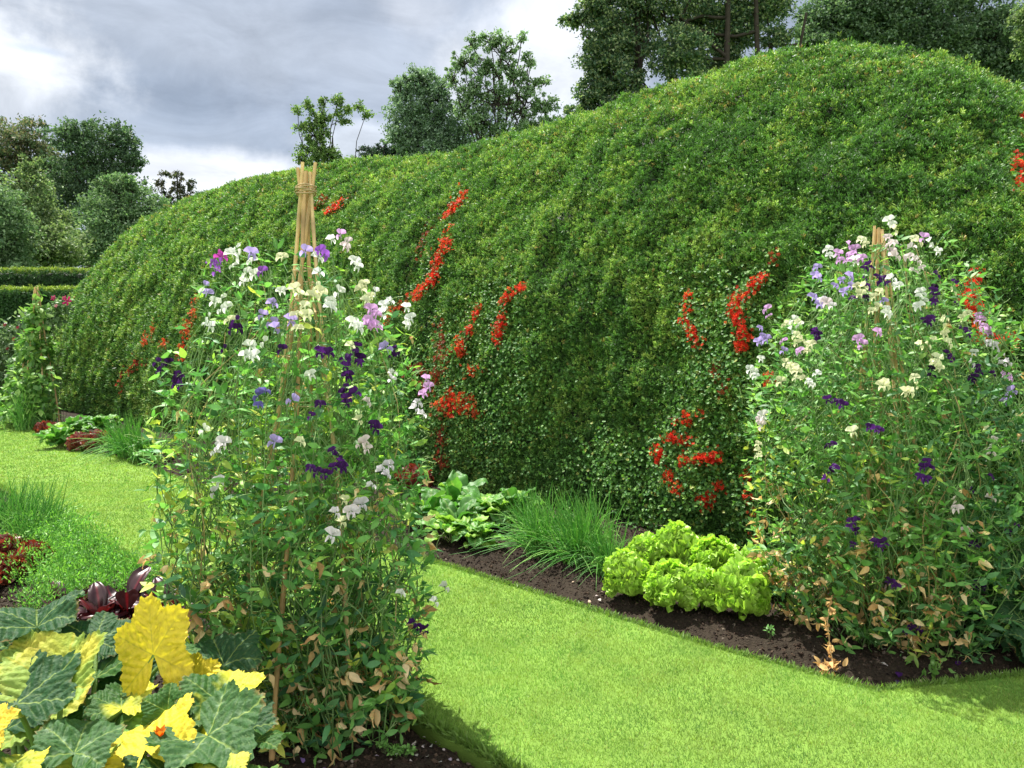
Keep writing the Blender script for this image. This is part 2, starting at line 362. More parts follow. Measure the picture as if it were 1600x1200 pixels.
HB = HP+HN*(hdisp(HP, HN)-.07)[..., None]
hedge = thing('yew_hedge', 'huge rounded clipped yew hedge filling the whole background behind the border', 'hedge', (*SP(9, 4.6), 0))
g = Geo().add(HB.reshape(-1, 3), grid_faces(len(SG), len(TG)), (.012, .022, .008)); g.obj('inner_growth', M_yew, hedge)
def shoot_t(k, seed, wd=.17):
    """a yew shoot: a few short flat needles sprays fanned round a stem"""
    r = np.random.default_rng(seed); V = []; Fc = []; C = []
    for i in range(k):
        a = 2.4*i+r.uniform(-.4, .4); y0 = .05+.55*i/k; ln = r.uniform(.38, .62); el = r.uniform(.5, 1.1)
        d = np.array([math.cos(a)*math.sin(el), math.cos(el), math.sin(a)*math.sin(el)]); sd_ = np.cross(d, r.normal(size=3)); sd_ /= np.linalg.norm(sd_)
        b = np.array([0, y0, 0]); n = len(V)
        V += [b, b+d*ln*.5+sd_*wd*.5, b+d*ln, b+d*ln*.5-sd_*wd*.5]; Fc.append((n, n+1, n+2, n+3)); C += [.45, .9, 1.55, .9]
    return np.array(V), np.array(Fc), np.array(C)
def hedge_points(n, tmax=2.1):
    """random points on the hedge, denser where it is close to the viewer"""
    s = U(-5.8, 23.7, n*6); t = U(.0, tmax, n*6); P = hsurf(s, t); e = 1e-3
    J = np.linalg.norm(np.cross(hsurf(s+e, t)-P, hsurf(s, t+e)-P), axis=-1)/e/e
    D = np.linalg.norm(P-[0, 0, CH], axis=1); wgt = J/np.maximum(D, 6.5)**1.75; wgt[t > 1.75] *= .4; wgt[t < .09] *= 2.2; wgt[s < -2] *= .35
    k = rng.choice(len(s), n, replace=False, p=wgt/wgt.sum()); s, t, P, D = s[k], t[k], P[k], D[k]
    nr = hnorm(s, t); o = P-np.concatenate([SP(np.clip(s, -3, 17), np.full(n, 4.6)), np.full((n, 1), .8)], -1)
    nr = np.where((nr*o).sum(-1, keepdims=True) < 0, -nr, nr); return s, t, P, nr, D
g = Geo()
YPAL = [lin(70, 108, 38), lin(92, 128, 46), lin(52, 88, 34), lin(122, 146, 62)]
for v in range(5):
    tv, tf, tc = shoot_t(8, 100+v, .18); n = 88000
    s, t, P, nr, D = hedge_points(n)
    B = P+nr*(hdisp(P, nr)-.035+rng.gamma(1.5, .012, n)-.01)[:, None]
    up = np.array([0, 0, 1.]); dr = nr*.55+up*U(.35, 1.2, n)[:, None]+rng.normal(size=(n, 3))*.38
    sz = .051*U(.6, 1.5, n)*np.clip(D/9, .9, 2.2)**.8
    lon = rng.random(n) < .02; sz[lon] *= 1.5; dr[lon] += up*.6
    patch = fb(P, .8, 61, 3); fine = vn(P, 5, 67)
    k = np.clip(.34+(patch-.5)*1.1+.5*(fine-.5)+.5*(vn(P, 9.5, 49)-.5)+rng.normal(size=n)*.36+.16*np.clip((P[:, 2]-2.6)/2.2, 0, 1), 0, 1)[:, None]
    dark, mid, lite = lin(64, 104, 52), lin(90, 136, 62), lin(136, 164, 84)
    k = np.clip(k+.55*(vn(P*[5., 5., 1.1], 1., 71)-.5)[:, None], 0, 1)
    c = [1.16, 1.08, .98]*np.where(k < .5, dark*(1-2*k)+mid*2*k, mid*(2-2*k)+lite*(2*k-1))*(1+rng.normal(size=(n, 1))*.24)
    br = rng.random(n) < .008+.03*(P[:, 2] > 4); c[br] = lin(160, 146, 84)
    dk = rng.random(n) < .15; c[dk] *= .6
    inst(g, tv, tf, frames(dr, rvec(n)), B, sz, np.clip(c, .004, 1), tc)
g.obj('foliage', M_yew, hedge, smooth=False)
# ray from the eye to the hedge face, for plants growing on it
_s = np.arange(-4, 23.6, .12); _t = np.linspace(.03, 2.0, 110); _S, _T = np.meshgrid(_s, _t, indexing='ij'); _P = hsurf(_S, _T)
_PX = 800+F*_P[..., 0]/np.maximum(_P[..., 1], .5); _PY = HZ+F*(CH-_P[..., 2])/np.maximum(_P[..., 1], .5)
def on_hedge(px, py, lift=.05):
    d2 = (_PX-px)**2+(_PY-py)**2; D = np.linalg.norm(_P, axis=-1); k = np.argmin(d2+(D*1.5)); i, j = np.unravel_index(k, d2.shape)
    P = _P[i, j]; v = W(px, py, P[1]); P = v*1.0
    n_ = hnorm(_S[i, j], _T[i, j]); n_ = n_ if n_@(np.array([0, 0, CH])-P) > 0 else -n_
    B = P+n_*(hdisp(P[None], n_[None])[0]+lift); B = np.array([0, 0, CH])+(B-[0, 0, CH])
    # keep the point on the same sight line, at the displaced depth
    dd = B[1]; return W(px, py, dd), n_
# ------------------------------------------------------------------ flame creepers on the hedge
def petal_rose(k, r=1., cup=.3):
    V = [(0, 0, 0)]; Fc = []
    for i in range(k):
        a = 2*np.pi*i/k; d = .42*2*np.pi/k
        for ang, rr in ((a-d*.75, .62), (a-d*.35, 1.), (a+d*.35, 1.), (a+d*.75, .62)):
            V.append((math.cos(ang)*rr*r, math.sin(ang)*rr*r, cup*rr*rr))
        b = 1+4*i; Fc += [(0, b, b+1, b+2), (0, b+2, b+3, b+3)]
    V = np.array(V); q = [(0, 1+4*i, 2+4*i, 3+4*i) for i in range(k)]; t = [(0, 3+4*i, 4+4*i) for i in range(k)]
    return V, np.array(q), np.array(t)
rv, rq, rt = petal_rose(5)
def add_rose(g, R, P, s, c):
    b = g.n; inst(g, rv, rq, R, P, s, c, np.array([.6]+[1, 1.1, 1.1, 1]*5)); n = len(P)
    g.v.append(np.zeros((0, 3))); g.c.append(np.zeros((0, 3))); g.f.append((rt[None]+(np.arange(n)*len(rv))[:, None, None]).reshape(-1, 3)+b)
def cluster_mesh(seed, pal):
    n = 8; g = Geo(); P = rng.normal(size=(n, 3))*[.042, .042, .018]; z = unit(rng.normal(size=(n, 3))*.5+[0, 0, 1.])
    y = unit(np.cross(z, rvec(n))); add_rose(g, frames(y, z), P, U(.017, .027, n), pick(pal, n, None, .18))
    for i in range(4): tube(g, curve(P[i], P[i]+[rng.normal()*.01, rng.normal()*.01, -.05], (0, 0, 0), 3), .0018, (.1, .12, .03), 3, False)
    return g.mesh('flower_cluster', M_petal, (0, 0, 0))
RED = [lin(244, 66, 40), lin(232, 52, 38), lin(248, 92, 50)]; FADE = [lin(168, 62, 42), lin(140, 62, 44), lin(190, 80, 46)]; ORG = [lin(238, 100, 54), lin(222, 84, 48), lin(200, 96, 60)]
CM = {'red': [cluster_mesh(i, RED) for i in range(5)], 'fade': [cluster_mesh(i, FADE) for i in range(3)], 'orange': [cluster_mesh(i, ORG) for i in range(4)]}
from mathutils import Matrix
def round_leaf():
    V = [(0, 0, 0)]+[(math.sin(a)*.5*(.8+.2*math.cos(5*a)), .5-math.cos(a)*.5*(.8+.2*math.cos(5*a)), .06*math.cos(2*a)) for a in np.linspace(0, 2*np.pi, 9)[:-1]]
    V[0] = (0, .5, -.08); return np.array(V), np.array([(0, 1+i, 1+(i+1) % 8) for i in range(8)])
RLv, RLf = round_leaf()
def creeper(label, chains, kinds='red', leafpts=(), leafn=0):
    """chains: (polyline in photo px, half width px, number of flower clusters, kind)"""
    first, _ = on_hedge(*chains[0][0][-1]); gx = first.copy(); gx[2] = 0
    root = thing('flame_creeper', label, 'climbing plant', gx, 'flame creepers scrambling over the hedge')
    gs = Geo(); gl = Geo(); cnt = 0
    for pl, hw, nf, kd in chains:
        pl = np.array(pl, float); L_ = np.concatenate([[0], np.cumsum(np.linalg.norm(np.diff(pl, axis=0), axis=1))]) if len(pl) > 1 else np.array([0.])
        pts = []
        for q in np.linspace(0, L_[-1], max(3, int(L_[-1]/12))) if L_[-1] > 0 else [0, 0, 0]:
            P, n_ = on_hedge(np.interp(q, L_, pl[:, 0])+rng.normal()*hw*.3, np.interp(q, L_, pl[:, 1])+rng.normal(), .02); pts.append(P)
        if L_[-1] > 0: tube(gs, pts, .004, (.12, .10, .04), 4, False)
        for i in range(int(nf*1.05*(1.35 if kd == 'red' and nf in (6, 12, 18, 24, 22) else 1))):
            q = U(0, max(L_[-1], 1e-3)); px = np.interp(q, L_, pl[:, 0])+rng.normal()*hw*.42; py = np.interp(q, L_, pl[:, 1])+rng.normal()*(hw*.4 if L_[-1] > 0 else hw*.55)
            P, n_ = on_hedge(px, py, (.095+.04*rng.random()))
            if cnt < 100:
                o = link(bpy.data.objects.new('flower_cluster', CM[kd][rng.integers(len(CM[kd]))])); o.parent = root; fs = float(np.clip(P[1]/11., .62, 1.15))
                zz = n_+rng.normal(size=3)*.3+np.array([0, -.35, .1]); yy = np.cross(zz, rng.normal(size=3)); Rm = frames(yy[None], zz[None])[0]*U(.8, 1.2)*fs*1.12
                M4 = Matrix([list(Rm[r])+[float(P[r]-root.location[r])] for r in range(3)]+[[0, 0, 0, 1]]); o.matrix_local = M4; cnt += 1
            for _ in range(3):
                P2, n2 = on_hedge(px+rng.normal()*hw*.9, py+rng.normal()*hw*.8, .03); lp(gl, P2, n2)
    for (x0, y0, rx, ry, n) in leafpts:
        for _ in range(n):
            P, n_ = on_hedge(x0+rng.normal()*rx*.62, min(y0+rng.normal()*ry*.62, 850), .02+.04*rng.random()); lp(gl, P, n_)
    if gs.n: gs.obj('stem', M_stem, root)
    if gl.n: gl.obj('foliage', M_leaf, root, smooth=False)
def lp(g, P, n_):
    k = 6; Q = P+rng.normal(size=(k, 3))*.045; z = n_+rng.normal(size=(k, 3))*.5+[0, 0, .4]; y = np.cross(z, rvec(k))
    inst(g, RLv, RLf, frames(y, z), Q, U(.022, .042, k), pick([lin(86, 132, 56), lin(104, 146, 64), lin(74, 118, 54), lin(82, 130, 70), lin(140, 150, 70)], k, [4, 3, 3, 1, .5]))
creeper('flame creeper in the tallest narrow red ribbon up the hedge right of the near wigwam',
    [([(722, 290), (728, 302), (706, 330), (694, 345)], 6, 26, 'red'), ([(700, 358), (698, 385), (685, 403), (681, 430), (655, 455), (640, 470)], 7, 52, 'red'), ([(640, 470), (612, 490), (604, 502)], 6, 10, 'orange'), ([(690, 336), (672, 350), (662, 378), (655, 400)], 7, 12, 'fade'), ([(655, 400), (636, 440), (628, 470)], 9, 8, 'fade')])
creeper('flame creeper with a short hooked red strand in the middle of the hedge',
    [([(822, 449), (808, 452), (790, 462), (789, 480), (781, 500), (779, 522), (785, 540)], 6, 34, 'red')], leafpts=[(770, 500, 50, 70, 130)])
creeper('flame creeper with small red tufts just right of the near sweet peas at mid height',
    [([(748, 478), (740, 500), (735, 515)], 4, 10, 'red'), ([(715, 530), (722, 550)], 5, 9, 'red'), ([(688, 500), (684, 560)], 10, 8, 'fade'), ([(735, 515), (700, 560), (672, 610)], 14, 16, 'fade'), ([(745, 575), (728, 580)], 8, 5, 'orange')])
creeper('flame creeper with a wide orange red bunch low on the hedge above the leafy greens',
    [([(690, 635), (712, 625), (742, 640)], 15, 44, 'orange'), ([(712, 618), (700, 650)], 14, 20, 'red'), ([(690, 660), (685, 700), (692, 740)], 14, 14, 'fade'), ([(645, 575), (690, 600)], 22, 14, 'fade')],
    leafpts=[(720, 650, 70, 90, 280), (790, 690, 60, 60, 100), (680, 560, 50, 60, 130), (800, 600, 60, 80, 140)])
creeper('flame creeper with thin fading red tufts left of the long bright strand',
    [([(1078, 458), (1070, 478), (1066, 500), (1082, 520), (1094, 548)], 6, 20, 'red'), ([(1120, 570), (1126, 610)], 8, 8, 'fade')], leafpts=[(1100, 500, 30, 60, 90), (1110, 590, 50, 50, 110)])
creeper('flame creeper in a dense bright red zigzag strand left of the far sweet pea wigwam',
    [([(1192, 428), (1180, 445), (1165, 458), (1150, 472), (1148, 490), (1160, 520), (1158, 545)], 7, 62, 'red'), ([(1205, 410), (1215, 398)], 3, 2, 'fade')])
creeper('flame creeper with scattered red flowers low on the hedge above the pale lettuces',
    [([(1045, 655), (1092, 650)], 8, 8, 'red'), ([(1036, 682), (1080, 692)], 8, 12, 'red'), ([(1028, 700), (1040, 745), (1060, 765)], 10, 18, 'red'), ([(1060, 720), (1095, 716), (1135, 712)], 8, 24, 'red'), ([(1088, 778), (1104, 786), (1130, 752)], 8, 22, 'red'), ([(1042, 745), (1052, 770)], 12, 18, 'orange'), ([(983, 770), (990, 800)], 7, 7, 'red'), ([(1000, 820), (1060, 820)], 14, 8, 'fade'), ([(1130, 560), (1140, 620), (1128, 680)], 12, 10, 'fade')],
    leafpts=[(1090, 740, 80, 100, 210), (1160, 640, 50, 90, 100), (940, 740, 60, 60, 130), (1030, 800, 70, 40, 110)])
creeper('flame creeper with loose red flowers behind the right side of the far sweet peas',
    [([(1528, 430), (1516, 452), (1524, 480), (1532, 510), (1528, 540)], 9, 34, 'red'), ([(1560, 525), (1588, 532)], 5, 6, 'red')])
creeper('flame creeper dangling at the far right edge of the hedge near its top',
    [([(1600, 178), (1592, 215), (1588, 240), (1598, 270), (1592, 302)], 5, 18, 'red')])
creeper('flame creeper in faded orange streaks low on the far left end of the hedge',
    [([(312, 455), (292, 500), (282, 560)], 10, 26, 'orange'), ([(250, 500), (228, 535)], 8, 16, 'orange'), ([(262, 530), (255, 548)], 8, 10, 'orange'), ([(215, 560), (200, 590)], 12, 10, 'fade'), ([(180, 575), (196, 615)], 8, 6, 'fade')],
    leafpts=[(240, 560, 45, 60, 170)])
creeper('flame creeper with two tiny red strands right beside the tip of the near wigwam',
    [([(537, 312), (520, 324), (512, 332)], 3, 9, 'red'), ([(505, 310), (495, 325)], 3, 8, 'fade')])
creeper('flame creeper with few red flowers at the hedge foot touching the far sweet peas',
    [([(1198, 590), (1212, 602)], 5, 5, 'red'), ([(1168, 740), (1176, 790)], 8, 7, 'red'), ([(1180, 800), (1186, 840)], 8, 4, 'fade')], leafpts=[(1170, 790, 25, 60, 60)])

# ------------------------------------------------------------------ trees
def tree(label, cx, base_y, d, lobes, pal, trunks, leaf=.13, dens=1., name='tree', cat='tree', gap=.45, wts=None, group='trees beyond the hedge', airy=0., limbr=.07):
    """lobes: (px, py, rx, ry, depth offset in m); trunks: start px at the ground and top px"""
    k = d/F; root = thing(name, label, cat, ((cx-800)*k, d, 0), group)
    gf = Geo(); gt = Geo(); tv = np.array([(-.36, 0, .05), (.0, -.02, -.06), (.36, .0, .05), (.22, .75, .0), (0, 1, -.12), (-.22, .75, 0)], float); tf = np.array([(0, 1, 4, 5), (1, 2, 3, 4)])
    for (px, py, rx, ry, dz) in lobes:
        c = W(px, py, d+dz); R3 = np.array([rx*k, (rx+ry)*.5*k, ry*k]); vol = np.prod(R3)**(2/3)
        ncl = int(np.clip(rx*ry/15*dens, 6, 150)); dirs = rvec(ncl); rr = 1-rng.random(ncl)**1.6*.75
        cc = c+dirs*R3*rr[:, None]; cr = (.15+.30*rng.random(ncl))*np.clip(vol**.5/1.4, .5, 1.4)*(1-.35*airy)
        m = int(46*(1-.3*airy)); P = np.repeat(cc, m, 0)+rng.normal(size=(ncl*m, 3))*np.repeat(cr, m)[:, None]*[.62, .62, .42+.25*airy]
        n = len(P); y = rng.normal(size=(n, 3))+np.repeat(dirs, m, 0)*.8+[0, 0, -.2]; z = rng.normal(size=(n, 3))*.6+[0, 0, 1.]
        col = pick(pal, n, wts, .16)*np.repeat(.72+.55*rng.random(ncl), m)[:, None]
        inst(gf, tv, tf, frames(y, z), P, leaf*U(.6, 1.3, n), np.clip(col*[.97, .95, 1.22], .003, 1))
        # twigs from the middle of the lobe to its clumps
        for i in rng.choice(ncl, min(ncl, 16+int(16*airy)), replace=False):
            tube(gt, curve(c-[0, 0, R3[2]*.5], cc[i], (0, 0, R3[2]*.08), 4, .04*R3[0]), np.linspace(limbr*.5, .012, 4), (.035, .03, .025), 4, False)
    for (x0, x1, y1, r0) in trunks:
        a = W(x0, base_y, d); a[2] = -.1; b = W(x1, y1, d)
        tube(gt, curve(a, b, (rng.normal()*.25, 0, 0), 8, .05), np.linspace(r0, r0*.35, 8), (.045, .038, .03), 8, False)
        for (px, py, rx, ry, dz) in lobes:
            c = W(px, py, d+dz)
            if abs(px-x1) < 260 and py < base_y-10 and rng.random() < (.28 if airy > .7 else .55):
                t = U(.4, .97); s_ = a*(1-t)+b*t
                if s_[2] < c[2]+.5: tube(gt, curve(s_, c, (0, 0, -.12*abs(c[0]-s_[0])), 7, .10), np.linspace(limbr, limbr*.4, 7), (.04, .034, .028), 5, False)
    gf.obj('crown', M_tree, root, smooth=False); gt.obj('trunk', M_bark, root)
DK = [lin(84, 110, 74), lin(64, 92, 62), lin(104, 132, 88)]
MD = [lin(108, 140, 88), lin(84, 118, 72), lin(132, 160, 106)]
LT = [lin(118, 142, 84), lin(90, 120, 68), lin(142, 162, 102)]
BR = [lin(112, 116, 80), lin(92, 114, 74), lin(132, 126, 92), lin(80, 104, 70)]
tree('slightly browned tree at the far left edge, high behind the conical one', 30, 420, 62, [(30, 225, 55, 42, 0), (-40, 240, 60, 60, 0), (70, 260, 35, 40, 1), (0, 290, 70, 60, 0), (-60, 350, 70, 70, 0)], BR, [(20, 25, 240, .4)], .2, .8)
tree('large dark round tree on the left showing slits of sky through its crown', 150, 420, 56, [(150, 235, 62, 48, 0), (105, 215, 35, 25, -1), (185, 215, 30, 22, 0), (205, 250, 22, 22, 0), (120, 280, 60, 40, 1), (175, 290, 48, 35, 0), (90, 330, 50, 40, 0), (180, 350, 60, 60, 0)], DK, [(140, 145, 250, .45), (160, 175, 245, .3)], .18, .85)
tree('pale conical lime tree on the left in front of the dark round tree', 50, 420, 40, [(48, 262, 18, 22, 0), (42, 300, 38, 32, 0), (55, 345, 52, 38, 0), (55, 395, 66, 40, 0), (75, 385, 60, 34, -1), (20, 440, 90, 50, 0)], LT, [(48, 48, 270, .22)], .13, .95)
tree('dense green tree cut by the far left edge of the picture', -20, 420, 36, [(-12, 330, 45, 55, 0), (10, 375, 42, 46, 0), (-30, 400, 60, 60, 0), (18, 440, 40, 40, 0)], MD, [(-20, -18, 330, .2)], .12, 1.0)
tree('leafy green tree in front of the hedge end, right of the conical tree', 175, 430, 44, [(180, 292, 30, 22, 0), (210, 290, 22, 20, 0), (170, 330, 45, 32, 0), (220, 325, 35, 28, 0), (195, 375, 60, 50, 0), (150, 380, 45, 40, -1), (250, 345, 36, 34, 0)], MD, [(185, 185, 300, .22)], .13, .95)
tree('small open dark tree peeping over the far end of the hedge', 277, 420, 50, [(262, 272, 9, 5, 0), (285, 276, 14, 7, 0), (300, 288, 9, 7, 0), (246, 286, 9, 5, 0), (272, 292, 20, 8, 0), (262, 305, 26, 14, 0), (292, 305, 18, 12, 0), (280, 340, 40, 30, 0)], [lin(74, 84, 58), lin(100, 96, 66), lin(60, 76, 52)], [(277, 277, 275, .12)], .13, .75, airy=.5, limbr=.04)
tree('small wispy tree with one arm reaching right, directly behind the near wigwam tip', 500, 430, 30, [(500, 185, 22, 18, 0), (482, 165, 12, 9, 0), (465, 172, 10, 5, 0), (492, 205, 24, 18, 0), (525, 160, 12, 6, 0), (508, 160, 9, 8, 0), (545, 172, 9, 5, 0), (562, 165, 12, 6, 0), (572, 178, 8, 4, 0), (540, 190, 12, 8, 0), (530, 178, 8, 5, 0), (470, 200, 9, 7, 0), (495, 232, 30, 18, 0), (515, 245, 26, 14, 0), (475, 248, 16, 12, 0), (530, 155, 7, 4, 0), (500, 290, 40, 40, 0)], [lin(140, 168, 88), lin(108, 140, 70), lin(88, 120, 62)], [(498, 496, 190, .09), (505, 520, 215, .05)], .085, 1.15, airy=.8, limbr=.03)
tree('low dark pine between the wispy tree and the broad grey green one', 595, 430, 42, [(575, 232, 18, 10, 0), (600, 228, 22, 8, 0), (620, 240, 20, 12, 0), (590, 245, 34, 14, 0), (640, 245, 20, 14, 0), (600, 290, 40, 40, 0)], [lin(62, 86, 60), lin(48, 72, 52)], [(600, 600, 235, .12)], .1, 1.1, name='pine_tree', airy=.2)
tree('broad grey green tree with a rounded left shoulder in the middle of the skyline', 680, 430, 40, [(655, 128, 30, 22, 0), (628, 140, 22, 22, 0), (680, 145, 26, 26, 0), (640, 175, 36, 30, 0), (680, 185, 40, 32, 0), (630, 210, 34, 26, 0), (670, 225, 46, 30, 0), (720, 215, 40, 34, 0), (700, 250, 60, 40, 0)], [lin(118, 146, 106), lin(92, 122, 86), lin(140, 166, 126)], [(690, 680, 160, .2)], .12, 1.2, airy=.1)
tree('tall open ash tree with branches showing against bright cloud, right of the broad one', 785, 430, 38, [(765, 60, 20, 16, 0), (785, 75, 24, 20, 0), (735, 65, 16, 14, 0), (815, 58, 10, 8, 0), (725, 95, 22, 18, 0), (755, 105, 28, 22, 0), (800, 110, 24, 22, 0), (830, 95, 14, 12, 0), (708, 120, 16, 16, 0), (740, 140, 28, 22, 0), (780, 150, 34, 24, 0), (830, 135, 22, 14, 0), (850, 128, 12, 9, 0), (815, 165, 34, 22, 0), (850, 165, 26, 20, 0), (760, 185, 34, 22, 0), (730, 165, 22, 18, 0), (840, 190, 34, 20, 0), (790, 205, 40, 18, 0), (780, 260, 70, 40, 0)], [lin(128, 158, 106), lin(98, 130, 82), lin(150, 176, 126)], [(784, 784, 75, .16), (775, 750, 110, .07), (790, 825, 110, .07)], .11, .9, airy=.6, limbr=.05)
tree('very tall dark tree with pale drooping left side and several trunks, right of centre', 1050, 430, 26, [(905, 30, 30, 12, 0), (940, 15, 40, 26, 0), (955, 60, 46, 34, 0), (930, 100, 30, 34, 0), (925, 150, 26, 30, 0), (965, 130, 42, 40, 0), (990, 60, 40, 40, 1), (1010, 0, 60, 40, 0), (1060, 80, 48, 40, -1), (1090, 20, 60, 50, 1), (1000, 190, 80, 40, 0), (905, 182, 30, 16, 0), (1140, 50, 50, 40, 1), (1190, 10, 50, 32, 1), (1130, 110, 44, 40, 1), (1000, -70, 110, 60, 0), (1130, -70, 110, 60, 0), (1215, 60, 26, 16, 0)], [lin(138, 158, 100), lin(90, 118, 78), lin(72, 102, 68), lin(156, 172, 118)], [(1010, 1000, -60, .22), (1142, 1138, -60, .2), (1170, 1180, -60, .18), (1165, 1260, 20, .12)], .09, 1.25, airy=.2, wts=[2, 3, 3, 1])
tree('wide dark tree behind the highest hump of the hedge at top right', 1420, 430, 30, [(1290, 35, 46, 40, 0), (1340, 10, 60, 40, 0), (1400, 30, 60, 40, 0), (1470, 20, 70, 50, 0), (1540, 50, 60, 50, 0), (1265, 70, 26, 30, -1), (1600, 60, 60, 60, 0), (1350, 60, 60, 36, 0), (1450, 80, 80, 40, 0), (1560, 110, 60, 40, 0), (1400, -50, 120, 60, 0), (1560, -50, 120, 60, 0)], [lin(98, 126, 84), lin(78, 108, 72), lin(118, 144, 100)], [(1420, 1420, 0, .3), (1380, 1340, 10, .15), (1460, 1520, 10, .15)], .11, 1.2)
tree('pale leaved branch end of a tree at the top right corner', 1630, 430, 24, [(1600, 25, 18, 14, 0), (1620, 60, 30, 34, 0), (1640, 10, 40, 40, 0)], LT, [(1640, 1636, 20, .15)], .08, .9)

# ------------------------------------------------------------------ straight clipped hedges far left
def box_hedge(label, d, x0, x1, top, depth):
    a = W(x0, top, d); b = W(x1, top, d); h = a[2]; root = thing('clipped_hedge', label, 'hedge', ((a[0]+b[0])/2, d, 0), 'straight hedges closing the garden')
    g = Geo(); nx = 60; prof = [(0, 0), (0, h*.5), (0, h-.12), (.1, h-.04), (depth-.1, h-.04), (depth, 0)]
    V = np.array([[(a[0]+(b[0]-a[0])*i/nx, d+.06+q, z-.04) for q, z in prof] for i in range(nx+1)]); V += rng.normal(size=V.shape)*.03
    g.add(V.reshape(-1, 3), grid_faces(nx+1, len(prof)), (.01, .018, .008)); g.obj('inner_growth', M_yew, root)
    g = Geo()
    for v in range(3):
        tv, tf, tc = shoot_t(7, 300+v); n = 9000; lenx = b[0]-a[0]; u = rng.random(n)*(h+depth); fr = u < h
        P = np.stack([a[0]+rng.random(n)*lenx, np.where(fr, d+rng.normal(size=n)*.04, d+u-h), np.where(fr, u, h+rng.normal(size=n)*.04)], 1)
        nr = np.where(fr[:, None], [0, -1., 0], [0, 0, 1.]); dr = nr+rng.normal(size=(n, 3))*.5+[0, 0, .4]
        c = pick([lin(48, 82, 46), lin(62, 98, 50)], n); c[~fr] = pick([lin(140, 160, 66), lin(116, 142, 58)], (~fr).sum()); inst(g, tv, tf, frames(dr, rvec(n)), P, U(.12, .22, n), c, tc)  # top shoots coloured yellow as if sunlit, front ones darker as if shaded
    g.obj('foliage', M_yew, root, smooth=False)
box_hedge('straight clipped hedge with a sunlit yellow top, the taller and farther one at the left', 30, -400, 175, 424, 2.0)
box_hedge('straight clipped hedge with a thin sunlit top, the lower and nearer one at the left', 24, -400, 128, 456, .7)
# ------------------------------------------------------------------ cane wigwams
def wigwam(label, px, d, tie, top_py, rb, ncane, r=.0105, cross=True, strings=(), phase=.3, tie_px=None, ring=.03):
    """tie: photo row of the binding; rb: radius of the ring of cane feet; strings: heights of twine rounds"""
    base = W(px, HZ, d); base[2] = 0; T = W(tie_px or px, tie, d); zt = T[2]; ztop = W(px, top_py, d)[2]
    root = thing('cane_wigwam', label, 'plant support', base, 'cane wigwams for climbers'); rt = []
    for i in range(ncane):
        a = phase+2*np.pi*i/ncane; foot = base+[rb*math.cos(a), rb*math.sin(a), -.12]; a2 = a+(math.pi*.8 if cross and i % 3 == 0 else .5)
        q = T+[ring*math.cos(a2), ring*math.sin(a2), 0]; dr = (q-foot)/(zt+.12); ln = ztop+.12+rng.normal()*.018
        t = np.unique(np.concatenate([np.linspace(0, 1, 34)]+[np.array([k-.006, k, k+.006]) for k in np.arange(.07+.05*rng.random(), 1, .105)])); t = t[(t >= 0) & (t <= 1)]
        pts = foot+dr*ln*t[:, None]; pts[:, :2] += (np.sin(t*7+i)*.008)[:, None]
        ks = np.abs(((t-t.min())[:, None]-np.arange(.07, 1, .105)[None]+.0)).min(1); rr = r*(1.08-.3*t)
        nodes = np.arange(.07, 1, .105); dn = np.abs(t[:, None]-nodes[None]).min(1); rr = rr*np.where(dn < .012, 1.22, 1.)
        c = np.array([lin(205, 172, 120), lin(190, 155, 104), lin(214, 184, 134)][i % 3])*(1-.35*(dn < .008))[:, None]*(.9+.2*rng.random())
        tube(Geo2 := Geo(), pts, rr, c, 8); Geo2.obj('cane', M_cane, root); rt.append((foot, dr))
    g = Geo(); a = np.linspace(0, 2*np.pi*6, 150); rr = ring+r+.003+.003*np.sin(a*1.7)
    pts = np.stack([T[0]+rr*np.cos(a), T[1]+rr*np.sin(a), zt-.02+.04*a/a.max()+.004*np.sin(a*2.3)], 1); tube(g, pts, .0028, lin(176, 156, 120), 5)
    for h in strings:
        ring_pts = []
        for foot, dr in rt: ring_pts.append(foot+dr*(h+.12))
        ring_pts = np.array(ring_pts); c = ring_pts.mean(0); o = np.argsort(np.arctan2(*(ring_pts-c)[:, 1::-1].T)); rp = ring_pts[o]; rp = c+(rp-c)*1.04; rp = np.concatenate([rp, rp[:1]])
        P = np.concatenate([curve(rp[i], rp[i+1], (0, 0, -.004), 6) for i in range(len(rp)-1)]); P[:, 2] += rng.normal()*.003; keep = np.concatenate([[True], np.linalg.norm(np.diff(P, axis=0), axis=1) > 1e-4]); tube(g, P[keep], .0022, lin(186, 168, 130), 4, False)
    g.obj('twine', M_twine, root); return root
# ------------------------------------------------------------------ sweet pea flowers
def blossom_t():
    V = []; Fc = []; C = []
    def sheet(fn, a, b, c0, c1):
        off = len(V)
        for i in range(a):
            for j in range(b): V.append(fn(i/(a-1), j/(b-1)*2-1)); C.append(c0+(c1-c0)*i/(a-1))
        Fc.extend(grid_faces(a, b, off).tolist())
    def banner(t, v):
        an = v*1.55; R = (1.0-.16*math.exp(-(an/.28)**2)+.08*math.cos(2*an))*t
        return (math.sin(an)*R*1.1, -.05+math.cos(an)*R*.95+.18*t*abs(v), -.05-.16*t*t*abs(v)+.13*t*math.sin(8*v)-.18*t*t)
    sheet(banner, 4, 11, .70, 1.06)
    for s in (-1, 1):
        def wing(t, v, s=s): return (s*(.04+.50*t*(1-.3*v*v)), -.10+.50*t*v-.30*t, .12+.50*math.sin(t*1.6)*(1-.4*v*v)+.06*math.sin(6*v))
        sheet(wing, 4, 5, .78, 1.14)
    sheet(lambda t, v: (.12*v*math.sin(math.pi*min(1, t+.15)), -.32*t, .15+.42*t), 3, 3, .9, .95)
    return np.array(V), np.array(Fc), np.array(C)
BV, BF, BC = blossom_t()
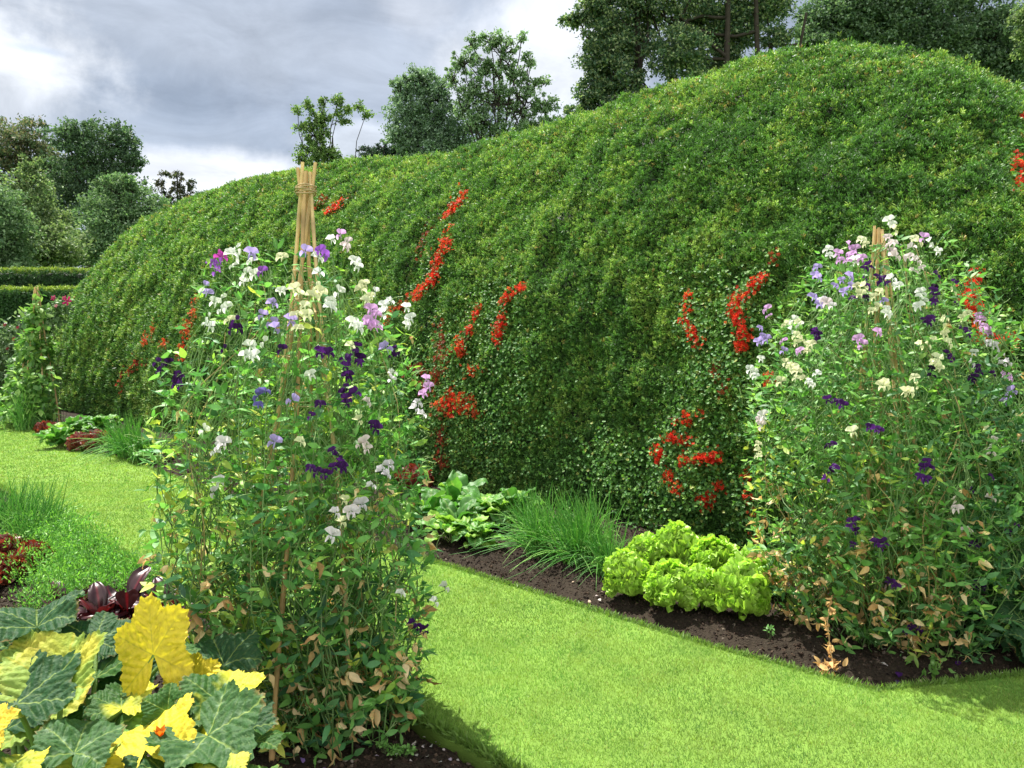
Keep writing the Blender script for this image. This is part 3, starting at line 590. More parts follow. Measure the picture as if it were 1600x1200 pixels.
FC = {'white': (.90, .91, .84), 'cream': (.88, .86, .55), 'lav': (.50, .38, .82), 'lilac': (.76, .42, .82), 'magenta': (.56, .07, .44), 'purple': (.34, .11, .58),
      'dark': (.060, .012, .12), 'blush': (.90, .74, .78), 'pw': (.86, .78, .90), 'blue': (.16, .13, .46)}
FN = {'white': 'white', 'cream': 'cream', 'lav': 'lavender', 'lilac': 'lilac pink', 'magenta': 'magenta', 'purple': 'violet purple', 'dark': 'very dark purple', 'blush': 'blush pink', 'pw': 'pale lilac and white', 'blue': 'dusky blue'}
def sweet_pea(label, px0, d0, rows, depthR, flowers, nstem, nnode, leaflet, dryfn, palfn, size=.0275, base_py=None, group='sweet peas on cane wigwams', rmul=1.0, nt=1500):
    R_ = np.array(rows, float); ry, rl, rr = R_[:, 0], R_[:, 1], R_[:, 2]
    Rd = lambda py: np.interp(py, depthR[0], depthR[1])
    def at(py, f, g):
        xl, xr = np.interp(py, ry, rl), np.interp(py, ry, rr); m = (xl+xr)/2; h = (xr-xl)/2
        return np.stack([(m+f*h-800)/F*(d0), d0+g*Rd(py), CH+(HZ-py)/F*(d0+g*Rd(py)*.0)], -1)
    base = W(px0, HZ, d0); base[2] = 0; root = thing('sweet_pea_plant', label, 'climbing plant', base, group)
    gs = Geo(); gl = Geo(); gd = Geo(); nodes = []; ys, yb = ry[0], ry[-1]
    GREEN = lin(104, 140, 78); PG = lin(128, 160, 96)
    for i in range(nstem):
        a = U(0, 2*np.pi); r = U(.35, .98); top = ys+(yb-ys)*abs(rng.normal())*.22; top = min(top, yb-120); t = np.linspace(0, 1, 22); py = yb+(top-yb)*t
        f0, g0 = math.cos(a)*r, math.sin(a)*r; wv = rng.normal(size=4)*.10
        f = f0*(1+.0*t)+wv[0]*np.sin(t*9+i)+wv[1]*np.sin(t*17+2*i); gg = g0+wv[2]*np.sin(t*9+i*2)+wv[3]*np.sin(t*15+i)
        q = np.sqrt(f*f+gg*gg); sc = np.where(q > 1, 1/q, 1); P = at(py, f*sc, gg*sc)
        c = GREEN*(1-t[:, None])*.8+PG*t[:, None]
        if rng.random() < .05: c = np.tile(lin(176, 158, 108), (22, 1))
        tube(gs, P, np.linspace(.0036, .0020, 22)*rmul, c*U(.7, 1.1), 4, False); nodes.append((P, f*sc, gg*sc, py))
    AP = np.concatenate([n_[0] for n_ in nodes]); AY = np.concatenate([n_[3] for n_ in nodes])
    # leaves: a pair of leaflets on a short stalk, and a forked tendril
    n = nnode; py = ys+(yb-ys)*rng.beta(1.25, 1.05, n); a = U(0, 2*np.pi, n); r = 1.04-rng.random(n)**1.5*.9
    f, gq = np.cos(a)*r, np.sin(a)*r; P = at(py, f, gq)
    ctr = at(py, f*0, gq*0); outd = unit(P-ctr+1e-6); h = (py-ys)/(yb-ys)
    thin = rng.random(n) < np.clip(.16+1.7*h, 0, .82)*np.where(fb(P, 5, 91, 2) > .40, 1, .35); P, outd, h, f, gq, py = P[thin], outd[thin], h[thin], f[thin], gq[thin], py[thin]; n = len(P)
    L_ = leaflet*U(.6, 1.25, n)*(.8+.3*h); isdry = rng.random(n) < dryfn(h, f)
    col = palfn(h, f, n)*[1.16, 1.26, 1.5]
    stalkd = unit(outd*.8+rng.normal(size=(n, 3))*.5+[0, 0, .35]); E_ = P+stalkd*(.02+.025*rng.random(n))[:, None]
    tmpl = [leaf_t(4, .38, .16, .22), leaf_t(4, .46, .05, -.15), leaf_t(4, .32, .28, .45, wave=.05)]
    for sgn in (-1, 1):
        side = unit(np.cross(stalkd, rng.normal(size=(n, 3))*.35+[0, 0, 1.])); yv = unit(stalkd*.7+sgn*side*.95+rng.normal(size=(n, 3))*.3+[0, 0, .1]); zv = rng.normal(size=(n, 3))*.45+[0, 0, .8]+outd*.35
        k = rng.integers(0, 3, n)
        for v in range(3):
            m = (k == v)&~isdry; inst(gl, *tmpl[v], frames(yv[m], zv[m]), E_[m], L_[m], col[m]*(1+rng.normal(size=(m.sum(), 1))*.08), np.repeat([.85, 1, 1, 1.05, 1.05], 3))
        m = isdry; tv, tf = leaf_t(4, .5, .5, .55, wave=.1); mm = m.sum()
        if mm: inst(gd, tv, tf, frames(yv[m]+[0, 0, -.7], rvec(mm)), E_[m], L_[m]*.85, pick([lin(222, 194, 142), lin(206, 174, 120), lin(230, 208, 164), lin(176, 140, 92)], mm))
    sel = rng.choice(n, min(nt, n), replace=False)
    for i in sel:
        e = E_[i]; tp = e+stalkd[i]*U(.04, .09)+[0, 0, U(-.01, .05)]
        tube(gs, curve(P[i]-stalkd[i]*.05, e, rng.normal(size=3)*.006, 4), .0013*rmul, col[i]*.95, 3, False)
        w_ = rng.normal(size=3)*.02; t = np.linspace(0, 1, 9)[:, None]; cu = e*(1-t)+tp*t+w_*np.sin(t*3.1)+np.concatenate([np.sin(t*U(8, 14)), np.cos(t*11), 0*t], 1)*.008*t
        tube(gs, cu, .0010*rmul, lin(160, 190, 120), 3, False)
    # flower sprays: neighbouring blooms of one colour share a stalk
    rest = list(flowers); sprays = []
    while rest:
        a = rest.pop(0); grp = [a]; keep = []
        for b in rest:
            if b[2] == a[2] and len(grp) < 5 and any(math.hypot(b[0]-q[0], b[1]-q[1]) < 23*(3.31/d0)**.5 for q in grp): grp.append(b)
            else: keep.append(b)
        rest = keep; sprays.append(grp)
    for si, grp in enumerate(sprays):
        g = Geo(); kd = grp[0][2]; P = []
        for b in grp:
            x, y = b[0], b[1]; xl, xr = np.interp(y, ry, rl), np.interp(y, ry, rr); rel = (x-(xl+xr)/2)/max(1, (xr-xl)/2)
            dd = d0-Rd(y)*math.sqrt(max(.05, 1-min(1, abs(rel))**2))*1.06-.055+rng.normal()*.015; P.append(W(x, y, dd))
            if len(b) > 3 or (kd == 'dark' and rng.random() < .25): P.append(P[-1]+rng.normal(size=3)*.018); 
        P = np.array(P); n_ = len(P); zf = np.stack([rng.normal(size=n_)*.8+.5*(P[:, 0]-base[0])/.4, -np.ones(n_), rng.normal(size=n_)*.3+.15], 1)
        yu = np.stack([rng.normal(size=n_)*.3, rng.normal(size=n_)*.25-.1, np.ones(n_)], 1)+.0; yu = unit(yu); zz = unit(zf-(zf*yu).sum(1, keepdims=True)*yu)
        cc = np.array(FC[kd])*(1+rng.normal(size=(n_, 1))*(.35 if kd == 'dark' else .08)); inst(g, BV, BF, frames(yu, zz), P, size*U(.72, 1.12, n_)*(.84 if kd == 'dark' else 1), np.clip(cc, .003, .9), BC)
        low = P[np.argmin(P[:, 2])]; foot = AP[np.argmin(np.linalg.norm((AP-(low-[0, -.06, .13]))*[1, 1, 1.0], axis=1))]
        stalk = curve(foot, low-[0, -.02, .02], (rng.normal()*.015, rng.normal()*.01, 0), 7); tube(g, stalk, .0016*rmul, GREEN*1.1, 4, False)
        for p in P: tube(g, curve(low-[0, -.02, .02], p+[0, .008, -.004], (0, .006, -.004), 4), .0011*rmul, GREEN, 3, False)
        for p in P[:2]:   # green calyx
            inst(g, *leaf_t(2, .5, .3, .2), frames(rng.normal(size=(3, 3))*.4+[0, -.6, .8], rvec(3)), np.repeat((p+[0, .006, -.004])[None], 3, 0), .014, GREEN)
        o = g.obj('flower_spray', M_petal, root); o['label'] = FN[kd]+' sweet pea flowers'
        if si >= 99: pass
    gs.obj('stem', M_stem, root); gl.obj('foliage', M_leaf, root)
    if gd.n: gd.obj('withered_leaves', M_dry, root)
    return root, AP
S3 = lambda l, k, ox=0., oy=0., sc=1.: [(ox+x/sc, oy+y/sc, k) for x, y in l]
near_fl = []
for k, l in {
 'magenta': [(341, 398), (348, 402)], 'purple': [(332, 412), (337, 424), (409, 424), (500, 392), (506, 398), (345, 414)], 'lav': [(320, 447), (322, 458), (393, 396), (477, 392), (426, 474), (410, 492), (425, 504), (430, 512), (603, 543), (457, 625), (428, 690), (455, 500)],
 'white': [(369, 388), (374, 400), (362, 396), (365, 415), (393, 408), (385, 426), (397, 429), (380, 440), (335, 472), (347, 466), (347, 483), (355, 480), (326, 495), (328, 510), (322, 505), (497, 402), (498, 426), (518, 374), (587, 456), (600, 477), (596, 490), (518, 471), (530, 456), (392, 541), (383, 555), (397, 556), (413, 534), (614, 582), (486, 586), (635, 480), (641, 498), (636, 508), (554, 408), (559, 417), (319, 672), (551, 505), (560, 512), (517, 480), (440, 455), (695, 917), (679, 940), (627, 927), (610, 470)],
 'cream': [(569, 445), (564, 452), (578, 463), (572, 470), (461, 451), (467, 458), (495, 448), (490, 462), (500, 456), (465, 492), (479, 493), (464, 513), (359, 500), (560, 656), (538, 781), (534, 815), (439, 402), (475, 478), (548, 540), (470, 690)],
 'lilac': [(532, 366), (580, 484), (586, 492), (578, 502), (587, 510), (574, 508), (666, 592), (669, 605), (662, 615)], 'blush': [(540, 386), (543, 378), (574, 628), (563, 694), (574, 702), (570, 690), (548, 800)],
 'dark': [(440, 546), (368, 500), (372, 514), (361, 515), (500, 550), (508, 554), (514, 551), (558, 541), (553, 552), (561, 560), (539, 561), (540, 572), (544, 588), (617, 545), (613, 556), (620, 552), (245, 566), (254, 572), (263, 566), (257, 585), (250, 580), (279, 591), (282, 604), (275, 600), (536, 614), (543, 622), (541, 630), (499, 632), (486, 650), (584, 664), (588, 670), (484, 732), (495, 738), (506, 740), (513, 742), (521, 730), (531, 722), (528, 712), (535, 730), (520, 704), (656, 981), (645, 974), (663, 984), (350, 545)],
 'pw': [(348, 692), (337, 706), (341, 698), (598, 735), (608, 727), (604, 742), (580, 759), (342, 752), (334, 769), (524, 801), (565, 788), (552, 800), (518, 836), (654, 630), (648, 638), (660, 647), (612, 592)], 'blue': [(404, 617), (414, 611), (405, 633)]}.items():
    near_fl += [(x, y, k) for x, y in l]
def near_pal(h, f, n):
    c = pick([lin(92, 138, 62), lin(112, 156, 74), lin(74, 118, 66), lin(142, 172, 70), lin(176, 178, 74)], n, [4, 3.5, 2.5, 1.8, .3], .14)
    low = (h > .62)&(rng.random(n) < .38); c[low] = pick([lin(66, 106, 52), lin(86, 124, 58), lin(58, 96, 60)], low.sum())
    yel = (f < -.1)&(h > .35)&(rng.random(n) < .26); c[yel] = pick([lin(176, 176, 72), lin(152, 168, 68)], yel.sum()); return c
wigwam('bamboo cane wigwam rising above the near sweet peas, its tip standing clear against the hedge', 472, 3.31, 298, 258, .33, 6, .0098, True, (1.93, 1.87, 1.80, 1.70, 1.55, 1.35, 1.1, .8, .5), .45, 478)
sweet_pea('tall loose sweet peas in white, lilac and purple covering the near cane wigwam', 465, 3.31,
    [(395, 350, 555), (440, 335, 580), (500, 318, 612), (560, 285, 628), (620, 270, 636), (700, 258, 640), (780, 258, 645), (860, 268, 655), (940, 292, 655), (1020, 330, 650), (1090, 385, 645), (1150, 430, 625)],
    ([395, 600, 900, 1150], [.26, .40, .45, .30]), near_fl, 180, 7200, .060, lambda h, f: np.clip((h-.45)*.5, 0, .2)+.012, near_pal)
far_fl = []
for k, l in {
 'white': [(1390, 345), (1394, 351), (1452, 378), (1460, 386), (1466, 393), (1293, 390), (1297, 399), (1336, 407), (1393, 435), (1402, 447), (1386, 482), (1386, 491), (1440, 457), (1443, 470), (1435, 479), (1437, 463), (1189, 561), (1171, 577), (1180, 588), (1177, 582), (1263, 596), (1276, 584), (1268, 602), (1240, 500), (1249, 508), (1236, 515)],
 'blush': [(1389, 383), (1393, 393), (1387, 371), (1395, 380), (1399, 400), (1432, 407), (1419, 402), (1428, 423), (1440, 419), (1291, 473), (1186, 656), (1192, 649), (1190, 665), (1553, 687), (1551, 699), (1548, 708), (1490, 781), (1495, 796), (1514, 828), (1508, 832), (1549, 778), (1595, 687), (1425, 385)],
 'cream': [(1398, 359), (1428, 373), (1435, 378), (1345, 375), (1352, 382), (1339, 447), (1350, 447), (1344, 459), (1375, 456), (1365, 464), (1362, 486), (1371, 479), (1489, 455), (1248, 503), (1243, 524), (1245, 536), (1252, 530), (1266, 539), (1260, 549), (1227, 566), (1233, 571), (1239, 575), (1244, 580), (1243, 591), (1257, 591), (1219, 596), (1228, 507), (1477, 497), (1473, 504), (1479, 512), (1477, 522), (1504, 497), (1513, 491), (1450, 539), (1437, 539), (1459, 531), (1482, 536), (1464, 560), (1460, 568), (1467, 575), (1428, 590), (1432, 602), (1413, 612), (1422, 612), (1378, 603), (1384, 600), (1332, 674), (1581, 659), (1545, 671), (1590, 654), (1184, 694), (1185, 704), (1184, 713), (1560, 778)],
 'lilac': [(1443, 371), (1326, 382), (1335, 390), (1330, 398), (1309, 396), (1312, 407), (1345, 404), (1324, 408), (1198, 483), (1201, 494), (1342, 530), (1347, 538), (1372, 519), (1249, 549), (1530, 500), (1536, 510), (1545, 519), (1538, 518), (1530, 493), (1224, 533), (1572, 585), (1578, 592)],
 'lav': [(1276, 418), (1279, 434), (1273, 430), (1315, 438), (1328, 432), (1330, 447), (1319, 456), (1305, 447), (1271, 465), (1281, 476), (1188, 513), (1191, 525), (1185, 534), (1196, 530), (1224, 548), (1581, 610), (1575, 618), (1569, 628), (1381, 470)],
 'pw': [(1545, 536), (1554, 540), (1522, 551), (1518, 567), (1563, 550), (1560, 561), (1567, 568), (1575, 566), (1285, 470), (1300, 478)],
 'dark': [(1357, 414), (1352, 420), (1362, 418), (1351, 435), (1380, 436), (1386, 443), (1374, 443), (1458, 455), (1462, 462), (1459, 472), (1491, 440), (1498, 443), (1494, 474), (1464, 429), (1275, 516), (1278, 524), (1276, 532), (1479, 552), (1487, 558), (1484, 562), (1503, 513), (1510, 517), (1455, 576), (1456, 587), (1527, 574), (1530, 582), (1522, 590), (1518, 595), (1332, 466), (1353, 466), (1293, 624), (1303, 627), (1311, 629), (1317, 633), (1359, 668), (1366, 671), (1373, 672), (1551, 584), (1294, 697), (1301, 695), (1303, 731), (1298, 737), (1290, 748), (1448, 722), (1442, 730), (1454, 728), (1447, 750), (1438, 746), (1332, 816), (1328, 824), (1338, 830), (1332, 851), (1381, 848), (1376, 856), (1394, 912), (1388, 908), (1400, 916), (1430, 982), (1424, 986), (1436, 988), (1528, 848), (1522, 852), (1581, 825), (1575, 832), (1588, 820), (1521, 912), (1516, 918), (1526, 918), (1518, 766), (1549, 745), (1444, 500), (1450, 504), (1455, 498)]}.items():
    far_fl += [(x, y, k) for x, y in l]
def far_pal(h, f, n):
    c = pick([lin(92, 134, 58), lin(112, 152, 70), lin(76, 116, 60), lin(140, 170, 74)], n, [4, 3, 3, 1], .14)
    rt = (f > .2)&(h > .3)&(rng.random(n) < .7); c[rt] = pick([lin(62, 102, 56), lin(74, 112, 60)], rt.sum())  # leaves on the right side coloured darker to stand in for shade
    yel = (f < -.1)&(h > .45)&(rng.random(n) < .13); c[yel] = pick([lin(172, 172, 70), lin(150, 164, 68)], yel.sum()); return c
wigwam('bamboo cane wigwam buried to its bound tip in the far sweet peas on the right', 1388, 4.40, 388, 358, .30, 7, .0095, False, (2.0, 1.7, 1.35, .95, .55), .2, 1373, .032)
sweet_pea('broad bushy sweet peas in cream, lilac and dark purple on the right hand wigwam', 1390, 4.40,
    [(380, 1290, 1470), (420, 1268, 1500), (470, 1250, 1530), (520, 1220, 1560), (580, 1200, 1590), (650, 1190, 1605), (750, 1190, 1610), (840, 1195, 1600), (900, 1205, 1585), (950, 1230, 1560), (1000, 1275, 1520)],
    ([380, 600, 850, 1000], [.32, .62, .66, .45]), far_fl, 240, 12500, .056, lambda h, f: np.clip((h-.56)*.9, 0, .38)*(f < .2)+.01, far_pal, size=.0285, nt=1700)
# a dry sprig hanging down to the soil, and a loose green one lying on it
def loose(name, label, cat, pts, n, dry, L_=.045, grp=None):
    root = thing(name, label, cat, (*pts[0][:2], 0), grp); gs = Geo(); P = np.array(pts, float); tube(gs, P, .0022, lin(190, 160, 110) if dry else lin(110, 140, 80), 4, False); gs.obj('stem', M_stem, root)
    t = rng.random(n)*(len(P)-1); i = t.astype(int).clip(0, len(P)-2); f = (t-i)[:, None]; Q = P[i]*(1-f)+P[i+1]*f+rng.normal(size=(n, 3))*.018
    g = Geo(); inst(g, *leaf_t(4, .5, .4 if dry else .15, .5 if dry else .2, wave=.06), frames(rng.normal(size=(n, 3))+[0, 0, -.3 if dry else .3], rvec(n)), Q, L_*U(.6, 1.2, n), pick([lin(212, 176, 118), lin(194, 156, 104)] if dry else [lin(96, 136, 66), lin(116, 150, 80)], n)); g.obj('foliage', M_dry if dry else M_leaf, root)
loose('withered_sprig', 'straw coloured withered sweet pea sprig trailing onto the soil below the far wigwam', 'plant sprig', [W(1300, 930, 3.95), W(1293, 970, 3.9), W(1296, 1005, 3.85), W(1302, 1040, 3.78), W(1290, 1050, 3.76)], 60, True)
loose('fallen_sprig', 'green sweet pea sprig lying on the soil at the right corner of the border', 'plant sprig', [G(1490, 1000)+[0, 0, .05], G(1480, 1035)+[0, 0, .04], G(1465, 1055)+[0, 0, .03], G(1450, 1062)+[0, 0, .03]], 26, False)

# ------------------------------------------------------------------ frilly lettuces
def ruffle_t(seed, lob=5):
    """a rounded, frilly lettuce leaf end of unit length"""
    r = np.random.default_rng(seed); a, b = 7, 17; u = np.linspace(.0, 1, a)[:, None]; th = np.linspace(-1.45, 1.45, b)[None]; ph = r.uniform(0, 6.3, 3)
    R_ = u*(.82+.14*np.cos(lob*th+ph[0])+.06*np.cos(11*th+ph[1])); X = R_*np.sin(th)*.85; Y = R_*np.cos(th)*.75+.25*u
    Z = -.45*u**2+.20*u**1.5*np.sin(lob*1.6*th+ph[2])+.10*u**2*np.sin(12*th+ph[1])+.25*np.abs(X)
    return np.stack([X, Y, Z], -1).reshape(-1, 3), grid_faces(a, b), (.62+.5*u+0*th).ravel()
def frill_mesh(seed, col, h=.33, r=.155, n=250, s0=.062, mat=M_salad, name='foliage', var=.1):
    g = Geo(); d = rvec(n*2); d = d[d[:, 2] > -.32][:n]; n = len(d); inner = rng.random(n)**1.6*.4
    P = d*np.array([r, r, h*.56])*(1-inner)[:, None]+[0, 0, h*.42]; P[:, 2] = np.maximum(P[:, 2], .02); sz = s0*U(.7, 1.25, n)
    y = d*[1, 1, .6]+[0, 0, .75]+rng.normal(size=(n, 3))*.28; z = d+rng.normal(size=(n, 3))*.25; P = P-unit(y)*sz[:, None]*.55; P[:, 2] = np.maximum(P[:, 2], .005)
    k = rng.integers(0, 5, n)
    for v in range(5):
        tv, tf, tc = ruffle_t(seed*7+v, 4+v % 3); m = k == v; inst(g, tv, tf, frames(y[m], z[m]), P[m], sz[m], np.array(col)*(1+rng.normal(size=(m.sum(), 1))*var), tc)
    g.add(np.array([(0, 0, -.03), (.02, 0, .12), (-.02, .01, .12), (0, -.02, .12)]), np.array([(0, 1, 2), (0, 2, 3), (0, 3, 1)]), col)
    return g.mesh(name, mat)
LM = [frill_mesh(500+i, lin(160, 198, 76), var=.17) for i in range(4)]
def lettuce(i, px, py, label, meshes=LM, sc=1., group='pale green lettuces', cat='lettuce', name='lettuce', z=0):
    P = G(px, py); o = link(bpy.data.objects.new(name, meshes[i % len(meshes)])); o.location = (P[0], P[1], z-.01); o.rotation_euler = (rng.normal()*.06, rng.normal()*.06, U(0, 6.28)); o.scale = (sc, sc, sc*U(.95, 1.08)); return tag(o, label, cat, group)
for i, (px, py, lb, sc) in enumerate([(983, 937, 'pale frilly lettuce at the left front end of the lettuce group, next to the chives', .98), (1050, 958, 'pale frilly lettuce in the front row, middle of the three nearest the lawn', 1.02), (1156, 972, 'pale frilly lettuce in the front row at the right, closest to the sweet peas', 1.06),
      (1012, 905, 'pale frilly lettuce in the back row at its left end', .95), (1058, 905, 'pale frilly lettuce in the back row, second from the left and tallest', 1.14), (1118, 920, 'pale frilly lettuce in the back row, third from the left', 1.12), (1182, 932, 'pale frilly lettuce in the back row, right end, partly behind sweet pea stems', 1.0), (1098, 958, 'pale frilly lettuce filling the gap between the middle and right front heads', .9)]):
    lettuce(i, px, py, lb, sc=sc)
RM = [frill_mesh(520+i, lin(112, 50, 38), h=.24, r=.17, n=130, s0=.085, mat=M_gloss, var=.3) for i in range(3)]
for i, (px, py, lb) in enumerate([(8, 912, 'dark red lettuce at the left edge of the picture, in front of the chives'), (52, 892, 'dark red lettuce between the chives and the feathery carrot tops'), (10, 876, 'dark red lettuce behind the others, touching the chives at the left edge'), (-40, 930, 'dark red lettuce just beyond the left edge of the picture')]):
    lettuce(i, px, py, lb, RM, .85, 'dark red lettuces of the near bed')
for i, (px, py, lb, sc) in enumerate([(128, 704, 'dark red lettuce at the border edge left of the faraway chives', 1.15), (152, 706, 'dark red lettuce at the border edge touching the faraway chives', 1.25), (72, 682, 'dark red lettuce nearest the faraway bean wigwam', 1.15), (645, 770, 'dark red lettuce at the hedge foot behind the leafy greens', 1.2)]):
    lettuce(i, px, py, lb, RM, sc, 'dark red lettuces of the border')
# ------------------------------------------------------------------ leafy greens
def big_leaf(g, foot, az, L_, wd, el, bend, col, rr, pucker=.012, stalk=.35, scol=(.35, .42, .15)):
    a, b = 13, 11; t = np.linspace(0, 1, a); ang = el-bend*t; y = np.concatenate([[0], np.cumsum(np.cos(ang)[:-1])/(a-1)]); z = np.concatenate([[0], np.cumsum(np.sin(ang)[:-1])/(a-1)])
    ht = np.array([math.cos(az), math.sin(az), 0]); sd_ = np.array([-math.sin(az), math.cos(az), 0]); st = foot+ht*L_*stalk*math.cos(el)+np.array([0, 0, L_*stalk*math.sin(el)])
    v = np.linspace(-1, 1, b); w_ = wd*.5*np.sin(np.pi*(t*.93+.05))**.62; X = w_[:, None]*v[None]
    nz = fb(np.stack([X*1., y[:, None]*L_+0*X, X*0+az*7], -1), 30, int(rr.integers(999)), 2)-.5; O = pucker*2.2*nz*(1-.0*np.abs(v))+.25*np.abs(X)+.010*np.sin(v*9+az)[None]*np.abs(v)**2
    Yn = y[:, None]*L_-O*np.sin(ang)[:, None]; Zn = z[:, None]*L_+O*np.cos(ang)[:, None]
    V = st+Yn[..., None]*ht+X[..., None]*sd_+Zn[..., None]*np.array([0, 0, 1.])
    c = np.array(col)*(.85+.3*nz[..., None]*2)+0*V; c[:, b//2] = c[:, b//2]*.6+np.array(scol)*.4; g.add(V.reshape(-1, 3), grid_faces(a, b), np.clip(c, .005, .9).reshape(-1, 3))
    tube(g, curve(foot, st, (0, 0, .01), 4), [.007, .006, .005, .004], scol, 5, False)
def greens(seed, pal, n, L0, W0, mat, el0=.55, stalk=.4, scol=(.35, .42, .15), bend=1.1, pucker=.012):
    rr = np.random.default_rng(seed); g = Geo()
    for i in range(n):
        q = (i+.5)/n; big_leaf(g, np.array([rr.normal()*.02, rr.normal()*.02, 0]), i*2.4+rr.uniform(-.3, .3), L0*rr.uniform(.7, 1.1), W0*rr.uniform(.8, 1.15), 1.4-el0*1.6*q+rr.normal()*.08, bend*rr.uniform(.5, 1.3), np.array(pal[rr.integers(len(pal))])*rr.uniform(.85, 1.15), rr, stalk=stalk*rr.uniform(.5, 1.2), scol=scol, pucker=pucker)
    return g.mesh('foliage', mat)
def place(mesh, name, label, cat, P, sc=1., group=None, rz=None):
    o = link(bpy.data.objects.new(name, mesh)); o.location = (P[0], P[1], -.01); o.scale = (sc,)*3; o.rotation_euler.z = U(0, 6.28) if rz is None else rz; return tag(o, label, cat, group)
CHM = [greens(600+i, [lin(104, 156, 66), lin(84, 138, 60), lin(138, 180, 72)], 34, .22, .15, M_leaf, .42, .75, bend=1.6, pucker=.034) for i in range(3)]
for i, (px, py, lb, sc) in enumerate([(712, 846, 'leafy chard plant nearest the lawn, left of the chive clumps', 1.0), (668, 826, 'leafy chard plant right behind the near sweet peas', 1.0), (760, 826, 'leafy chard plant behind and left of the chives', 1.05), (800, 815, 'leafy chard plant behind the chives at the right end of its group', 1.0), (715, 812, 'tall leafy chard plant in the back of its group against the hedge', 1.15), (745, 858, 'small leafy chard plant bowing over the bare soil beside the chives', .75)]):
    place(CHM[i % 3], 'chard_plant', lb, 'chard', G(px, py), sc, 'green chard plants in the border')
for i, (px, py, lb, sc) in enumerate([(112, 688, 'bright green leafy plant behind the red lettuces at the far left', 1.25), (95, 700, 'bright green leafy plant at the border edge between two dark red lettuces', 1.1), (160, 680, 'bright green leafy plant close to the hedge foot at the far left', 1.25), (235, 722, 'green leafy plant seen just left of the near sweet peas beyond the lawn', 1.0)]):
    place(CHM[i % 3], 'leafy_plant', lb, 'leafy plant', G(px, py), sc, 'green leafy plants at the far end of the border')
BTM = [greens(620+i, [lin(58, 22, 30), lin(84, 26, 30), lin(44, 24, 30)], 15, .17, .09, M_gloss, .5, .6, lin(140, 20, 40), .9) for i in range(2)]
for i, (px, py, lb, sc) in enumerate([(155, 985, 'beetroot plant with glossy dark leaves just behind the squash', 1.0), (205, 975, 'beetroot plant with the tallest rust red leaf, behind the yellow squash leaf', 1.15), (255, 975, 'beetroot plant half hidden by the near sweet peas', 1.0), (110, 965, 'beetroot plant at the left, next to the carrot tops', .9), (275, 1000, 'beetroot plant low in the shade of the near sweet peas', .9)]):
    place(BTM[i % 2], 'beetroot_plant', lb, 'beetroot', G(px, py), sc, 'dark beetroot plants')
# one upright red beet leaf catching the light
# ------------------------------------------------------------------ chives
def chive_mesh(seed, n, h, lean, spread, r=.0030, pal=(lin(112, 170, 76), lin(92, 150, 70), lin(146, 190, 100))):
    rr = np.random.default_rng(seed); g = Geo()
    for i in range(n):
        a = rr.uniform(0, 6.28); f = np.array([rr.normal()*spread, rr.normal()*spread, 0]); L_ = h*rr.uniform(.55, 1.15); dr = unit(np.array([math.cos(a)*.28+lean[0]*rr.uniform(0, 1.5), math.sin(a)*.28+lean[1]*rr.uniform(0, 1.5), 1.])[None])[0]
        t = np.linspace(0, 1, 8)[:, None]; dro = rr.random()**2*.9; side = np.array([dr[0], dr[1], 0]); P = f+dr*L_*t+side*L_*dro*2.2*t**2-np.array([0, 0, L_*dro])*t**2.4; P[:, 2] = np.maximum(P[:, 2], .01)
        tube(g, P, r*np.array([1, 1.1, 1.1, 1.05, 1, .85, .6, .2]), np.array(pal[rr.integers(len(pal))])*rr.uniform(.8, 1.2), 4, False)
    return g.mesh('foliage', M_leaf)
CV = [chive_mesh(700, 190, .50, (-.35, -.25), .055), chive_mesh(701, 190, .48, (-.12, -.1), .055), chive_mesh(702, 170, .5, (0, 0), .06)]
for i, (px, py, lb, sc, m) in enumerate([(850, 868, 'chive clump with stems arching left over the bare soil, beside the chard', 1.0, 0), (905, 880, 'chive clump in the middle of its row, stems falling towards the lawn', .98, 0), (925, 862, 'upright chive clump at the back right of its row, against the hedge foot', 1.1, 1), (955, 897, 'thin chive clump next to the pale lettuces', .85, 1), (835, 845, 'upright chive clump behind the arching ones, near the chard', .98, 1), (880, 850, 'upright chive clump at the back centre of its row', .95, 2)]):
    place(CV[m], 'chive_plant', lb, 'chives', G(px, py), sc, 'chive clumps in the border', rng.normal()*.25)
for i, (px, py, lb, sc) in enumerate([(20, 846, 'blue green chive clump at the left edge of the picture beside the lawn', 1.15), (62, 845, 'blue green chive clump, right one of those standing at the left by the lawn', 1.1), (-25, 850, 'blue green chive clump cut by the left edge of the picture', 1.15), (40, 862, 'blue green chive clump directly behind the dark red lettuces', .95)]):
    place(CV[2 if i % 2 else 1], 'chive_plant', lb, 'chives', G(px, py), sc, 'chive clumps of the near bed')
for i, (px, py, lb, sc) in enumerate([(205, 716, 'faraway chive clump right of the red lettuces, beside the far lawn edge', 1.35), (190, 708, 'faraway chive clump touching the red lettuces at the hedge foot', 1.3), (45, 672, 'faraway chive clump in front of the bean wigwam', 1.6), (20, 662, 'faraway chive clump at the left end of the border', 1.6), (225, 722, 'faraway chive clump partly hidden by the near sweet peas', 1.2)]):
    place(CV[i % 3], 'chive_plant', lb, 'chives', G(px, py), sc, 'chive clumps at the far end of the border')
